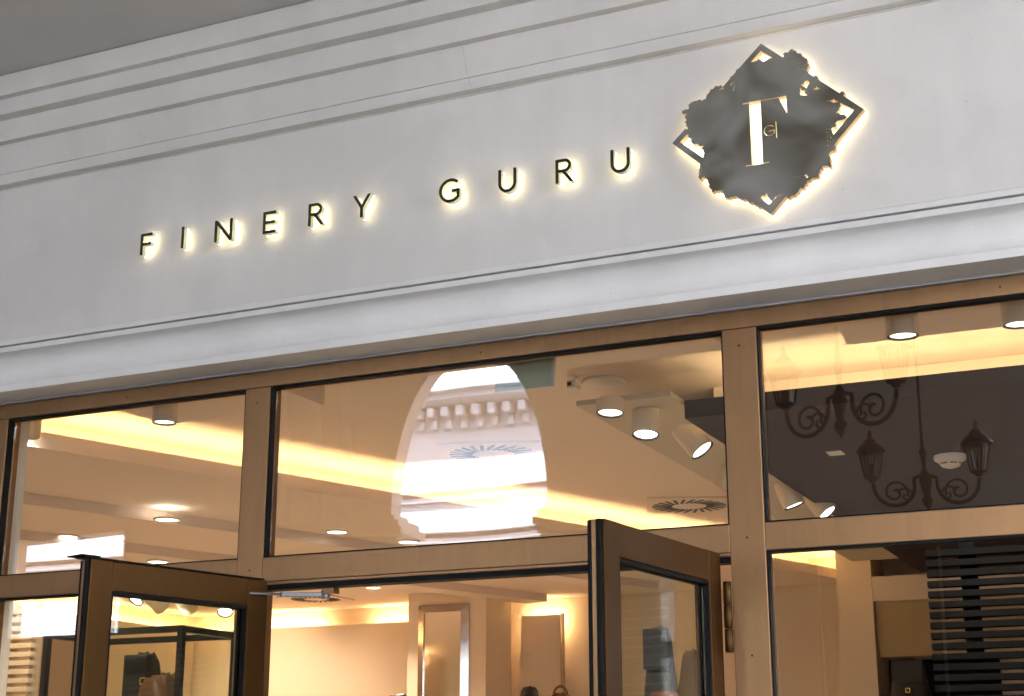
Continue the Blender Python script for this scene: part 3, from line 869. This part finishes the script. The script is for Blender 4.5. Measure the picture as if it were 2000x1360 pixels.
# bulkheads behind the glass
struct(prism_z('bulkhead', [(-5.10, 0.31), (-5.03, 0.88), (-4.05, 0.88), (-4.05, 0.31)], 3.500, 3.598, M['ceil_in']))
struct(prism_z('bulkhead', [(-3.80, 0.31), (-3.70, 0.69), (-1.86, 0.72), (-1.86, 0.31)], 3.500, 3.598, M['ceil_in']))
struct(prism_z('bulkhead', [(-1.30, 0.31), (-1.36, 0.87), (1.0, 0.87), (1.0, 0.31)], 3.500, 3.598, M['ceil_in']))
# back wall: panels with light behind their top edge, a pilaster with mirror
for x0, x1 in ((-10.0, -7.02), (-6.15, -5.72)):
    struct(box('wall_panel', x0, x1, 7.93, 7.99, 0.02, 3.185, M['wall_in']))
for x0, x1, lit in ((-10.0, -8.42, 'back wall panel behind the left door leaf'), (-7.88, -7.02, 'back wall panel left of the pilaster'), (-6.15, -5.72, 'back wall panel right of the pilaster')):
    tag(box('cove_light', x0 + 0.02, x1 - 0.02, 8.0, 8.02, 3.150, 3.165, M['led']), 'warm light strip glowing above the %s' % lit, 'light strip', 'cove light strips')
struct(box('wall_panel', IX0 + 0.08, IX0 + 0.14, 0.9, 7.90, 0.02, 3.185, M['wall_in']))
tag(box('cove_light', IX0 + 0.04, IX0 + 0.06, 1.0, 7.85, 3.15, 3.165, M['led']), 'warm light strip glowing above the panel of the left side wall', 'light strip', 'cove light strips')
struct(box('pilaster', -6.99, -6.17, 7.20, 7.75, 0.02, 3.361, M['wall_in']))
mi = thing('wall_mirror', 'tall mirror with wide chrome surround hanging on the cream pilaster', 'mirror', (-6.60, 7.19, 1.2))
MX0, MX1, MZ0, MZ1 = -6.87, -6.34, 0.9, 3.245


def mirror_frame(parent, x0, x1, z0, z1, y, w, mat):
    for (a_, b_, c_, d_) in (((x0, z0), (x0, z1), (x0 + w, z1 - w), (x0 + w, z0 + w)), ((x1, z1), (x1, z0), (x1 - w, z0 + w), (x1 - w, z1 - w)),
                             ((x0, z1), (x1, z1), (x1 - w, z1 - w), (x0 + w, z1 - w)), ((x1, z0), (x0, z0), (x0 + w, z0 + w), (x1 - w, z0 + w))):
        bm = bmesh.new()
        f = [bm.verts.new((p[0], y - (0.012 if i < 2 else 0.045), p[1])) for i, p in enumerate((a_, b_, c_, d_))]
        g = [bm.verts.new((p[0], y, p[1])) for p in (a_, b_, c_, d_)]
        bm.faces.new(f)
        bm.faces.new(g[::-1])
        for i in range(4):
            bm.faces.new((f[i], f[(i + 1) % 4], g[(i + 1) % 4], g[i]))
        bm_obj('frame_side', bm, mat, parent)


mirror_frame(mi, MX0, MX1, MZ0, MZ1, 7.198, 0.07, M['chrome'])
box('mirror_glass', MX0 + 0.071, MX1 - 0.071, 7.170, 7.196, MZ0 + 0.071, MZ1 - 0.071, M['mirror'], mi)
tag(tube('trim_rod', [(-5.70, 7.90, 0.02), (-5.70, 7.90, 3.19)], 0.022, M['chrome'], None, 12), 'polished chrome edge rod on the right back wall panel', 'trim rod')
struct(box('pilaster', -2.98, -2.68, 7.55, 8.09, 0.02, 3.598, M['wall_in']))
M['ochre'] = surf('ochre_shop_wall_paint', (0.46, 0.33, 0.17), rough=0.7, var=0.05)
struct(box('header_wall', -2.67, -1.0, 7.60, 7.80, 2.66, 3.12, M['ochre']))
struct(box('header_beam', -2.67, -1.0, 7.52, 7.82, 3.1205, 3.329, M['wall_in']))
struct(box('niche_back', -2.67, -1.75, 8.02, 8.09, 0.02, 2.66, M['dark_wood']))

# ------------------------------------------------------------------ lamps
def spot_lamp(lens, tilt, r, L, label, watts=14.0, mount=None, group='cylinder ceiling spotlights'):
    """cylinder spotlight: lens centre, direction it shines"""
    d = Vector(tilt).normalized()
    t = thing('ceiling_spotlight', label, 'spotlight', lens, group)
    q = Matrix.Translation(lens) @ (-d).to_track_quat('Z', 'Y').to_matrix().to_4x4()
    bm = bmesh.new()
    bm_lathe(bm, [(r * 0.86, 0.004), (r * 0.97, 0.0), (r, 0.004), (r, L), (r * 0.94, L + 0.004), (0, L + 0.004)], 28, q)
    hs = bm_obj('housing', bm, M['fixture'], t, False)
    bm = bmesh.new()
    bm_lathe(bm, [(r * 0.80, 0.010), (r * 0.84, -0.001), (r * 0.97, -0.0015), (r * 0.965, 0.003), (r * 0.83, 0.012)], 28, q)
    bm_obj('rim', bm, M['lamp_rim'], hs, True)
    bm = bmesh.new()
    bm_lathe(bm, [(0, 0.005), (r * 0.5, 0.006), (r * 0.82, 0.008), (r * 0.82, 0.012), (0, 0.012)], 28, q)
    bm_obj('lens', bm, M['lens'], t, True)
    top = Vector(lens) - d * L
    if mount is not None:
        tube('stem', [tuple(Vector(lens) - d * L * 0.7 + Vector((r + 0.004, 0, 0))), (top.x + r + 0.004, top.y, mount)], 0.006, M['fixture'], t, 8)
    ld = bpy.data.lights.new('lamp_light', 'SPOT')
    ld.energy = watts
    ld.spot_size = rad(95)
    ld.spot_blend = 0.8
    ld.shadow_soft_size = r * 0.8
    ld.color = (1.0, 0.82, 0.62)
    lo = bpy.data.objects.new('lamp_light', ld)
    COL.objects.link(lo)
    lo.parent = t
    lo.location = d * 0.012
    lo.rotation_euler = d.to_track_quat('-Z', 'Y').to_euler()
    return t


def down_lamp(lens, r, label, watts=14.0):
    """shallow round downlight"""
    t = thing('ceiling_downlight', label, 'downlight', lens, 'round ceiling downlights')
    q = Matrix.Translation(lens)
    bm = bmesh.new()
    bm_lathe(bm, [(r * 0.84, 0.006), (r * 0.9, 0.0), (r, 0.002), (r * 1.04, 0.012), (r * 0.8, 0.012)], 28, q)
    rm = bm_obj('rim', bm, M['fixture'], t, True)
    bm = bmesh.new()
    bm_lathe(bm, [(0, 0.004), (r * 0.84, 0.005), (r * 0.84, 0.011), (0, 0.011)], 28, q)
    bm_obj('lens', bm, M['lens'], t, True)
    ld = bpy.data.lights.new('lamp_light', 'SPOT')
    ld.energy = watts
    ld.spot_size = rad(110)
    ld.spot_blend = 0.9
    ld.shadow_soft_size = r * 0.8
    ld.color = (1.0, 0.82, 0.62)
    lo = bpy.data.objects.new('lamp_light', ld)
    COL.objects.link(lo)
    lo.parent = t
    lo.location = (0, 0, -0.012)
    return t


PW = 26.0 * K * 7.6
spot_lamp((-4.65, 0.36, 3.36), (0, 0, -1), 0.062, 0.139, 'lit cylinder spotlight under the bulkhead in the left transom light', PW)
spot_lamp((-1.04, 0.44, 3.385), (0, 0.02, -1), 0.066, 0.114, 'lit cylinder spotlight above the dark ceiling, left of the pair in the right transom light', PW)
spot_lamp((-0.59, 0.47, 3.385), (0, 0.02, -1), 0.066, 0.114, 'lit cylinder spotlight at the right edge of the picture', PW)
spot_lamp((-2.53, 1.00, 3.335), (0, -0.12, -1), 0.070, 0.064, 'nearest lit spotlight on the hung beam', PW, None)
spot_lamp((-2.44, 1.24, 3.270), (0.02, -0.22, -1), 0.070, 0.15, 'second spotlight on the hung beam, turned away so its side shows', PW, 3.40)
spot_lamp((-2.30, 1.70, 3.270), (0.75, 0.0, -1), 0.070, 0.17, 'third spotlight on the hung beam, tilted to the right', PW, 3.40)
spot_lamp((-2.50, 2.75, 3.270), (-0.7, 0.2, -1), 0.070, 0.17, 'spotlight on the hung beam half hidden by the right post', PW, 3.40)
spot_lamp((-2.29, 3.49, 3.270), (0.35, 0.1, -1), 0.070, 0.16, 'spotlight on the beam in the lower left corner of the right transom light', PW, 3.40)
spot_lamp((-2.17, 3.84, 3.270), (0.75, -0.1, -1), 0.070, 0.17, 'last lit spotlight on the beam, just above the transom rail', PW, 3.40)
spot_lamp((-5.60, 0.45, 3.40), (-0.45, 0.5, -1.2), 0.062, 0.10, 'added unseen cylinder spotlight at the far left behind the head rail, brightening the wooden screen', PW * 0.8)  # extra lamp out of view, added to light the wooden slats
down_lamp((-6.14, 2.36, 3.277), 0.085, 'round downlight on the stepped ceiling in the left transom light', PW)
down_lamp((-5.64, 3.65, 3.348), 0.08, 'round downlight low in the middle transom light, left one', PW)
down_lamp((-5.40, 4.27, 3.348), 0.08, 'round downlight at the foot of the reflected arch', PW)
down_lamp((-7.53, 3.01, 3.348), 0.09, 'round downlight beside the bright reflected window', PW)
down_lamp((-7.42, 3.94, 3.277), 0.085, 'round downlight just above the left door leaf', PW)
down_lamp((-7.02, 6.58, 3.348), 0.075, 'round downlight seen through the door opening', PW)
down_lamp((-8.6, 5.6, 3.348), 0.075, 'round downlight deep in the shop behind the left door leaf', PW)
down_lamp((-4.3, 6.6, 3.348), 0.075, 'round downlight deep in the shop behind the right door leaf', PW)
for i in range(4):
    spot_lamp(((-8.86, 5.50, 3.22), (-8.88, 5.92, 3.20), (-8.78, 6.22, 3.20), (-8.62, 6.55, 3.20))[i], ((-0.2, -0.9, -1), (0.15, 1.7, -1), (0.05, 1.5, -1), (0.4, -0.6, -1))[i], 0.08, 0.15, 'cylinder spotlight in the row seen through the left door glass, %s' % ('leftmost of the four', 'second from the left', 'third from the left', 'rightmost of the four')[i], PW * 0.5, 3.361)


# ------------------------------------------------------------------ ceiling vents and detectors
def vent(c, size, rot, label):
    t = thing('ceiling_vent', label, 'vent', c, 'square swirl ceiling vents')
    bm = bmesh.new()
    R_ = Matrix.Translation(c) @ Matrix.Rotation(rot, 4, 'Z')
    bm_box(bm, -size / 2, size / 2, -size / 2, size / 2, -0.010, 0.004, 0.003, R_)
    pl = bm_obj('plate', bm, M['ceil_in'], t)
    me = None
    for k in range(24):
        a_ = 2 * pi * k / 24
        bm = bmesh.new()
        bm_box(bm, size * 0.20, size * 0.44, -0.011 * size / 0.6, 0.011 * size / 0.6, -0.0135, -0.0105)
        bmesh.ops.rotate(bm, verts=bm.verts[:], cent=(size * 0.32, 0, 0), matrix=Matrix.Rotation(0.35, 3, 'Z'))
        m4 = R_ @ Matrix.Rotation(a_, 4, 'Z')
        for v in bm.verts:
            v.co = m4 @ v.co
        bm_obj('slot', bm, M['slot'], pl)


vent((-3.44, 4.95, 3.596), 0.62, rad(20), 'square ceiling vent with ring of dark slots beside the spotlight beam')
vent((-3.95, 2.69, 3.596), 0.62, rad(20), 'square ceiling vent with ring of slots inside the reflected arch')
vent((-7.96, 7.10, 3.358), 0.55, 0, 'square ceiling vent seen through the open doorway')
sm = thing('smoke_detector', 'white domed smoke detector on the dark brown ceiling', 'detector', (-1.22, 2.65, 3.33))
bm = bmesh.new()
bm_lathe(bm, [(0.085, 0), (0.085, -0.02), (0.080, -0.026), (0.072, -0.03), (0.045, -0.06), (0.02, -0.068), (0, -0.07)], 28, Matrix.Translation((-1.22, 2.65, 3.3295)))
bm_obj('dome', bm, M['plastic'], sm, True)
for k in range(8):
    a_ = 2 * pi * (k + 0.5) / 8
    bm = bmesh.new()
    bm_box(bm, -0.018, 0.018, -0.0025, 0.0025, -0.0025, 0.0025, 0, Matrix.Translation((-1.22, 2.65, 3.281)) @ Matrix.Rotation(a_, 4, 'Z') @ Matrix.Translation((0, -0.0625, 0)))
    bm_obj('slot', bm, M['slot'], sm)
tag(box('ceiling_plate', -1.80, -1.72, 2.27, 2.37, 3.324, 3.3295, M['plastic'], None, 0.002), 'small white plate on the dark brown ceiling', 'plate')
sn = thing('ceiling_sensor', 'round white ceiling sensor with small boxed head near the spotlight beam', 'sensor', (-2.75, 1.40, 3.6))
bm = bmesh.new()
bm_lathe(bm, [(0.11, 0), (0.115, -0.008), (0.10, -0.014), (0, -0.016)], 28, Matrix.Translation((-2.70, 1.36, 3.5995)))
bm_obj('base', bm, M['plastic'], sn, True)
box('head', -2.83, -2.78, 1.18, 1.25, 3.535, 3.575, M['plastic'], sn, 0.006)
box('eye', -2.823, -2.803, 1.172, 1.1795, 3.545, 3.562, M['slot'], sn)
tube('bracket', [(-2.805, 1.215, 3.574), (-2.805, 1.25, 3.598)], 0.008, M['plastic'], sn)
sg = thing('hanging_sign', 'small frosted green glass panel hanging behind the transom glass beside the arch reflection', 'sign', (-2.68, 0.30, 3.4))
box('panel', -2.82, -2.545, 0.330, 0.342, 3.315, 3.455, M['green_glass'], sg, 0.002)
box('end_clip', -2.543, -2.530, 0.325, 0.347, 3.310, 3.499, M['plastic'], sg, 0.002)
box('top_rail', -2.83, -2.545, 0.325, 0.347, 3.456, 3.499, M['plastic'], sg, 0.002)

# ------------------------------------------------------------------ slatted screens
def screen(label, x0, x1, y, z0, z1, pitch, h, mat, posts, depth=0.05):
    t = thing('slatted_screen', label, 'screen', ((x0 + x1) / 2, y, 0.02))
    me = None
    n = int((z1 - z0) / pitch)
    for k in range(n):
        z = z0 + k * pitch
        if me is None:
            o = box('slat', x0, x1, y, y + depth, z0, z0 + h, mat, t, 0.002)
            me = o.data
        else:
            o = link_mesh('slat', me, None, t)
            o.location = o.location + Vector((0, 0, k * pitch))
    for xa, xb in posts:
        box('post', xa, xb, y + depth + 0.001, y + depth + 0.05, 0.02, z1, mat, t, 0.003)


screen('black horizontal slatted screen behind the right window', -1.095, 0.86, 0.90, 0.3, 2.62, 0.0425, 0.0265, M['dark_wood'], ((-0.965, -0.90), (-0.2, -0.14), (0.5, 0.56)))
screen('light wooden slatted screen at the left edge behind the lower left window', -6.12, -5.87, 0.90, 0.3, 2.60, 0.0465, 0.0260, M['wood'], ((-6.09, -6.05), (-5.92, -5.89)))

# ------------------------------------------------------------------ racks, bags
def rack(label, x0, x1, y0, y1, h, mat, w=0.035):
    t = thing('display_rack', label, 'display rack', ((x0 + x1) / 2, (y0 + y1) / 2, 0.02))
    for x in (x0, x1):
        for y in (y0, y1):
            box('post', x - w / 2, x + w / 2, y - w / 2, y + w / 2, 0.02, h - w - 0.001, mat, t, 0.002)
    for y in (y0, y1):
        box('rail', x0 - w / 2, x1 + w / 2, y - w / 2, y + w / 2, h - w, h, mat, t, 0.002)
    for x in (x0, x1):
        box('rail', x - w / 2, x + w / 2, y0 + w / 2 + 0.001, y1 - w / 2 - 0.001, h - w, h, mat, t, 0.002)
    for z in (0.5, 1.1, 1.70):
        box('shelf', x0 + w / 2 + 0.002, x1 - w / 2 - 0.002, y0 - w / 2, y1 + w / 2, z, z + 0.02, mat, t, 0.002)
    return t


rack('black steel display rack behind the left door leaf', -6.02, -5.10, 1.20, 1.70, 2.46, M['black_metal'])
rack('black steel display rack in the right rear niche', -2.55, -1.2, 7.0, 7.45, 2.2, M['black_metal'])


def bag(name, label, c, w, d, h, mat, taper=0.75, handle=0.5, buckle=None, flap=True, boxy=0.35):
    """rounded bag standing with its base centre at c"""
    t = thing(name, label, 'bag', c, 'bags on display')
    bm = bmesh.new()
    n, m = 24, 12
    rings = []
    for j in range(m + 1):
        u = j / m
        s = (1 - (1 - taper) * u)
        e = min(1.0, (min(u, 1 - u) / 0.12)) ** 0.5 if min(u, 1 - u) < 0.12 else 1.0
        e = 0.55 + 0.45 * e
        ring = []
        for k in range(n):
            a_ = 2 * pi * k / n
            ca_, sa_ = cos(a_), sin(a_)
            x = math.copysign(abs(ca_) ** boxy, ca_) * w / 2 * s * e
            y = math.copysign(abs(sa_) ** boxy, sa_) * d / 2 * (0.55 + 0.45 * (1 - u)) * e
            sag = 0.012 * sin(3 * a_ + 5 * u)
            ring.append(bm.verts.new((c[0] + x + sag * w, c[1] + y, c[2] + h * u + 0.01 * sin(4 * a_) * u)))
        rings.append(ring)
    for a_, b_ in zip(rings, rings[1:]):
        for k in range(n):
            bm.faces.new((a_[k], a_[(k + 1) % n], b_[(k + 1) % n], b_[k]))
    bm.faces.new(rings[0][::-1])
    bm.faces.new(rings[-1])
    bm_obj('body', bm, mat, t, True)
    if flap:
        box('flap', c[0] - w * 0.36, c[0] + w * 0.36, c[1] - d / 2 - 0.012, c[1] - d * 0.2, c[2] + h * 0.52, c[2] + h * 0.98, mat, t, 0.012)
    if handle:
        pts = [(c[0] + w * 0.28 * cos(pi - pi * i / 12), c[1] - d * 0.05, c[2] + h * 0.97 + handle * h * sin(pi * i / 12)) for i in range(13)]
        tube('handle', pts, 0.011, mat, t, 8)
    if buckle:
        bx, bz = c[0] + buckle[0], c[2] + buckle[1]
        bm = bmesh.new()
        s = 0.02
        yb = c[1] - d / 2 - 0.018
        bm_box(bm, bx - s, bx + s, yb - 0.004, yb, bz + s - 0.008, bz + s)
        bm_box(bm, bx - s, bx + s, yb - 0.004, yb, bz - s, bz - s + 0.008)
        bm_box(bm, bx - s, bx - s + 0.008, yb - 0.004, yb, bz - s + 0.0085, bz + s - 0.0085)
        bm_box(bm, bx + s - 0.008, bx + s, yb - 0.004, yb, bz - s + 0.0085, bz + s - 0.0085)
        bm_obj('buckle', bm, M['brass'], t)
    return t


bag('handbag', 'black leather bag with gold buckle behind the left door glass', (-5.52, 1.45, 1.722), 0.22, 0.18, 0.62, M['leather_black'], 0.62, 0, (0.07, 0.46), True)
bag('handbag', 'tan suede bag beside the black one behind the left door glass', (-5.34, 1.42, 1.722), 0.15, 0.15, 0.50, M['leather_tan'], 0.7, 0, None, True)
bag('handbag', 'round topped brown leather bag behind the left door glass', (-5.15, 1.05, 1.60), 0.27, 0.18, 0.57, M['leather_brown'], 0.55, 0, None, False, 0.9)
box('plinth', -5.32, -4.98, 0.92, 1.17, 0.02, 1.598, M['wall_in'])
tag(bpy.data.objects['plinth'], 'cream plinth under the round topped brown bag', 'plinth')
bag('backpack', 'black leather backpack seen through the right door glass', (-3.36, 4.0, 2.05), 0.24, 0.18, 0.57, M['leather_black'], 0.6, 0, None, True, 0.7)
bag('handbag', 'navy black slouchy bag beside the backpack behind the right door glass', (-3.16, 4.05, 2.05), 0.24, 0.16, 0.42, M['leather_black'], 0.5, 0, None, False, 0.7)
bag('handbag', 'brown leather bag low in the right door glass', (-3.22, 3.66, 1.83), 0.27, 0.16, 0.36, M['leather_brown'], 0.8, 0, None, False, 0.9)
sh_ = thing('display_shelf', 'dark high display stand carrying the black bags behind the right door leaf', 'display stand', (-3.2, 4.0, 0.02))
box('upper_block', -3.60, -2.90, 3.86, 4.20, 0.02, 2.048, M['dark_wood'], sh_, 0.004)
box('lower_block', -3.50, -2.90, 3.50, 3.855, 0.02, 1.828, M['dark_wood'], sh_, 0.004)
bag('handbag', 'small brown bag reflected low in the chrome mirror', (-6.62, 6.4, 2.02), 0.2, 0.12, 0.36, M['leather_brown'], 0.8, 0, None, True)
bag('handbag', 'small black bag right of the pilaster in the doorway', (-5.42, 6.5, 2.06), 0.2, 0.12, 0.36, M['leather_black'], 0.8, 0, None, False, 0.9)
bag('handbag', 'small brown bag with thin loop handle in the doorway', (-5.13, 6.5, 2.04), 0.22, 0.12, 0.32, M['leather_brown'], 0.8, 0.22, None, False)
ds = thing('display_shelf', 'cream display stand with small bags in the doorway', 'display stand', (-5.8, 6.5, 0.02))
box('left_block', -6.85, -6.40, 6.25, 6.60, 0.02, 2.018, M['wall_in'], ds, 0.004)
box('right_block', -5.60, -4.95, 6.35, 6.70, 0.02, 2.038, M['wall_in'], ds, 0.004)
bag('handbag', 'black bag with gold clasp on the niche rack in the right window', (-2.35, 7.2, 2.202), 0.34, 0.2, 0.40, M['leather_black'], 0.7, 0, (0.0, 0.15), True, 0.6)
m2 = thing('standing_mirror', 'chrome framed standing mirror behind the lower left window', 'mirror', (-8.0, 3.5, 1.0))
mirror_frame(m2, -8.10, -7.62, 0.4, 2.78, 3.50, 0.05, M['chrome'])
box('mirror_glass', -8.049, -7.671, 3.470, 3.496, 0.451, 2.729, M['mirror'], m2)

# ------------------------------------------------------------------ lanterns in the arcade, seen as reflections
def scroll(cx, cz, r0, r1, a0, a1, n=22):
    return [(cx + (r0 + (r1 - r0) * i / n) * cos(rad(a0 + (a1 - a0) * i / n)), cz + (r0 + (r1 - r0) * i / n) * sin(rad(a0 + (a1 - a0) * i / n))) for i in range(n + 1)]


def chandelier(label, x, y, z, s, ang, ztop):
    t = thing('hanging_lantern', label, 'lantern', (x, y, ztop), 'iron lanterns of the arcade')
    ca_, sa_ = cos(ang), sin(ang)
    P = lambda u, w: (x + u * ca_ * s, y + u * sa_ * s, z + w * s)
    tube('rod', [(x, y, ztop), (x, y, z + 0.15 * s)], 0.016 * s, M['iron'], t, 8)
    bm = bmesh.new()
    bm_lathe(bm, [(0, 0.55), (0.03, 0.52), (0.018, 0.46), (0.05, 0.40), (0.03, 0.34), (0.02, 0.2), (0.06, 0.14), (0.075, 0.05), (0.055, -0.03), (0.04, -0.12), (0.07, -0.16), (0.05, -0.22), (0.015, -0.26), (0, -0.30)], 16,
             Matrix.Translation((x, y, z)) @ Matrix.Scale(s, 4))
    bm_obj('stem', bm, M['iron'], t, True)
    for sg_ in (-1, 1):
        pts = [P(sg_ * u, w) for u, w in scroll(0.36, 0.02, 0.23, 0.23, 175, 350)] + [P(sg_ * 0.60, 0.06)]
        tube('arm', [P(sg_ * 0.06, 0.12), P(sg_ * 0.13, 0.10)] + pts[1:], 0.022 * s, M['iron'], t, 8)
        tube('scroll', [P(sg_ * u, w) for u, w in scroll(0.36, -0.06, 0.15, 0.02, 200, -300)], 0.014 * s, M['iron'], t, 6)
        tube('scroll', [P(sg_ * u, w) for u, w in scroll(0.24, -0.10, 0.10, 0.015, 20, 420)], 0.012 * s, M['iron'], t, 6)
        lx, lz = 0.60, 0.08
        # lantern: tapered six sided cage with panes, roof and finial
        o3 = Vector(P(sg_ * lx, lz))
        bm = bmesh.new()
        m4 = Matrix.Translation(o3) @ Matrix.Scale(s, 4)
        for k in range(6):
            a_ = 2 * pi * k / 6
            bm_tube(bm, [m4 @ Vector((0.085 * cos(a_), 0.085 * sin(a_), 0.06)), m4 @ Vector((0.14 * cos(a_), 0.14 * sin(a_), 0.36))], 0.011 * s, 6)
        bm_lathe(bm, [(0, 0), (0.035, 0.0), (0.05, 0.03), (0.09, 0.045), (0.092, 0.062), (0.06, 0.064)], 12, m4)
        cg = bm_obj('cage', bm, M['iron'], t)
        bm = bmesh.new()
        bm_lathe(bm, [(0.15, 0.355), (0.175, 0.365), (0.17, 0.38), (0.12, 0.44), (0.075, 0.47), (0.07, 0.50), (0.03, 0.53), (0.02, 0.56), (0.03, 0.58), (0, 0.64)], 12, m4)
        bm_obj('roof', bm, M['iron'], cg)
        bm = bmesh.new()
        bm_lathe(bm, [(0.080, 0.064), (0.132, 0.353)], 6, m4)
        bm_obj('glazing', bm, M['lantern_glass'], cg)
        tube('candle', [tuple(m4 @ Vector((0, 0, 0.064))), tuple(m4 @ Vector((0, 0, 0.22)))], 0.02 * s, M['iron'], cg, 8)


VT = vault[-4][1] if False else 7.27
chandelier('iron double lantern on a rod, reflected upright in the right transom light', -2.07, -6.9, 3.98, 0.72, 0.0, VT)
chandelier('iron scroll lantern reflected at the top of the dark ceiling glass', -2.13, -4.1, 4.03, 0.72, rad(20), VT)

# parts copied under things carry no helper flags
for o in bpy.data.objects:
    if '_local' in o.keys():
        del o['_local']
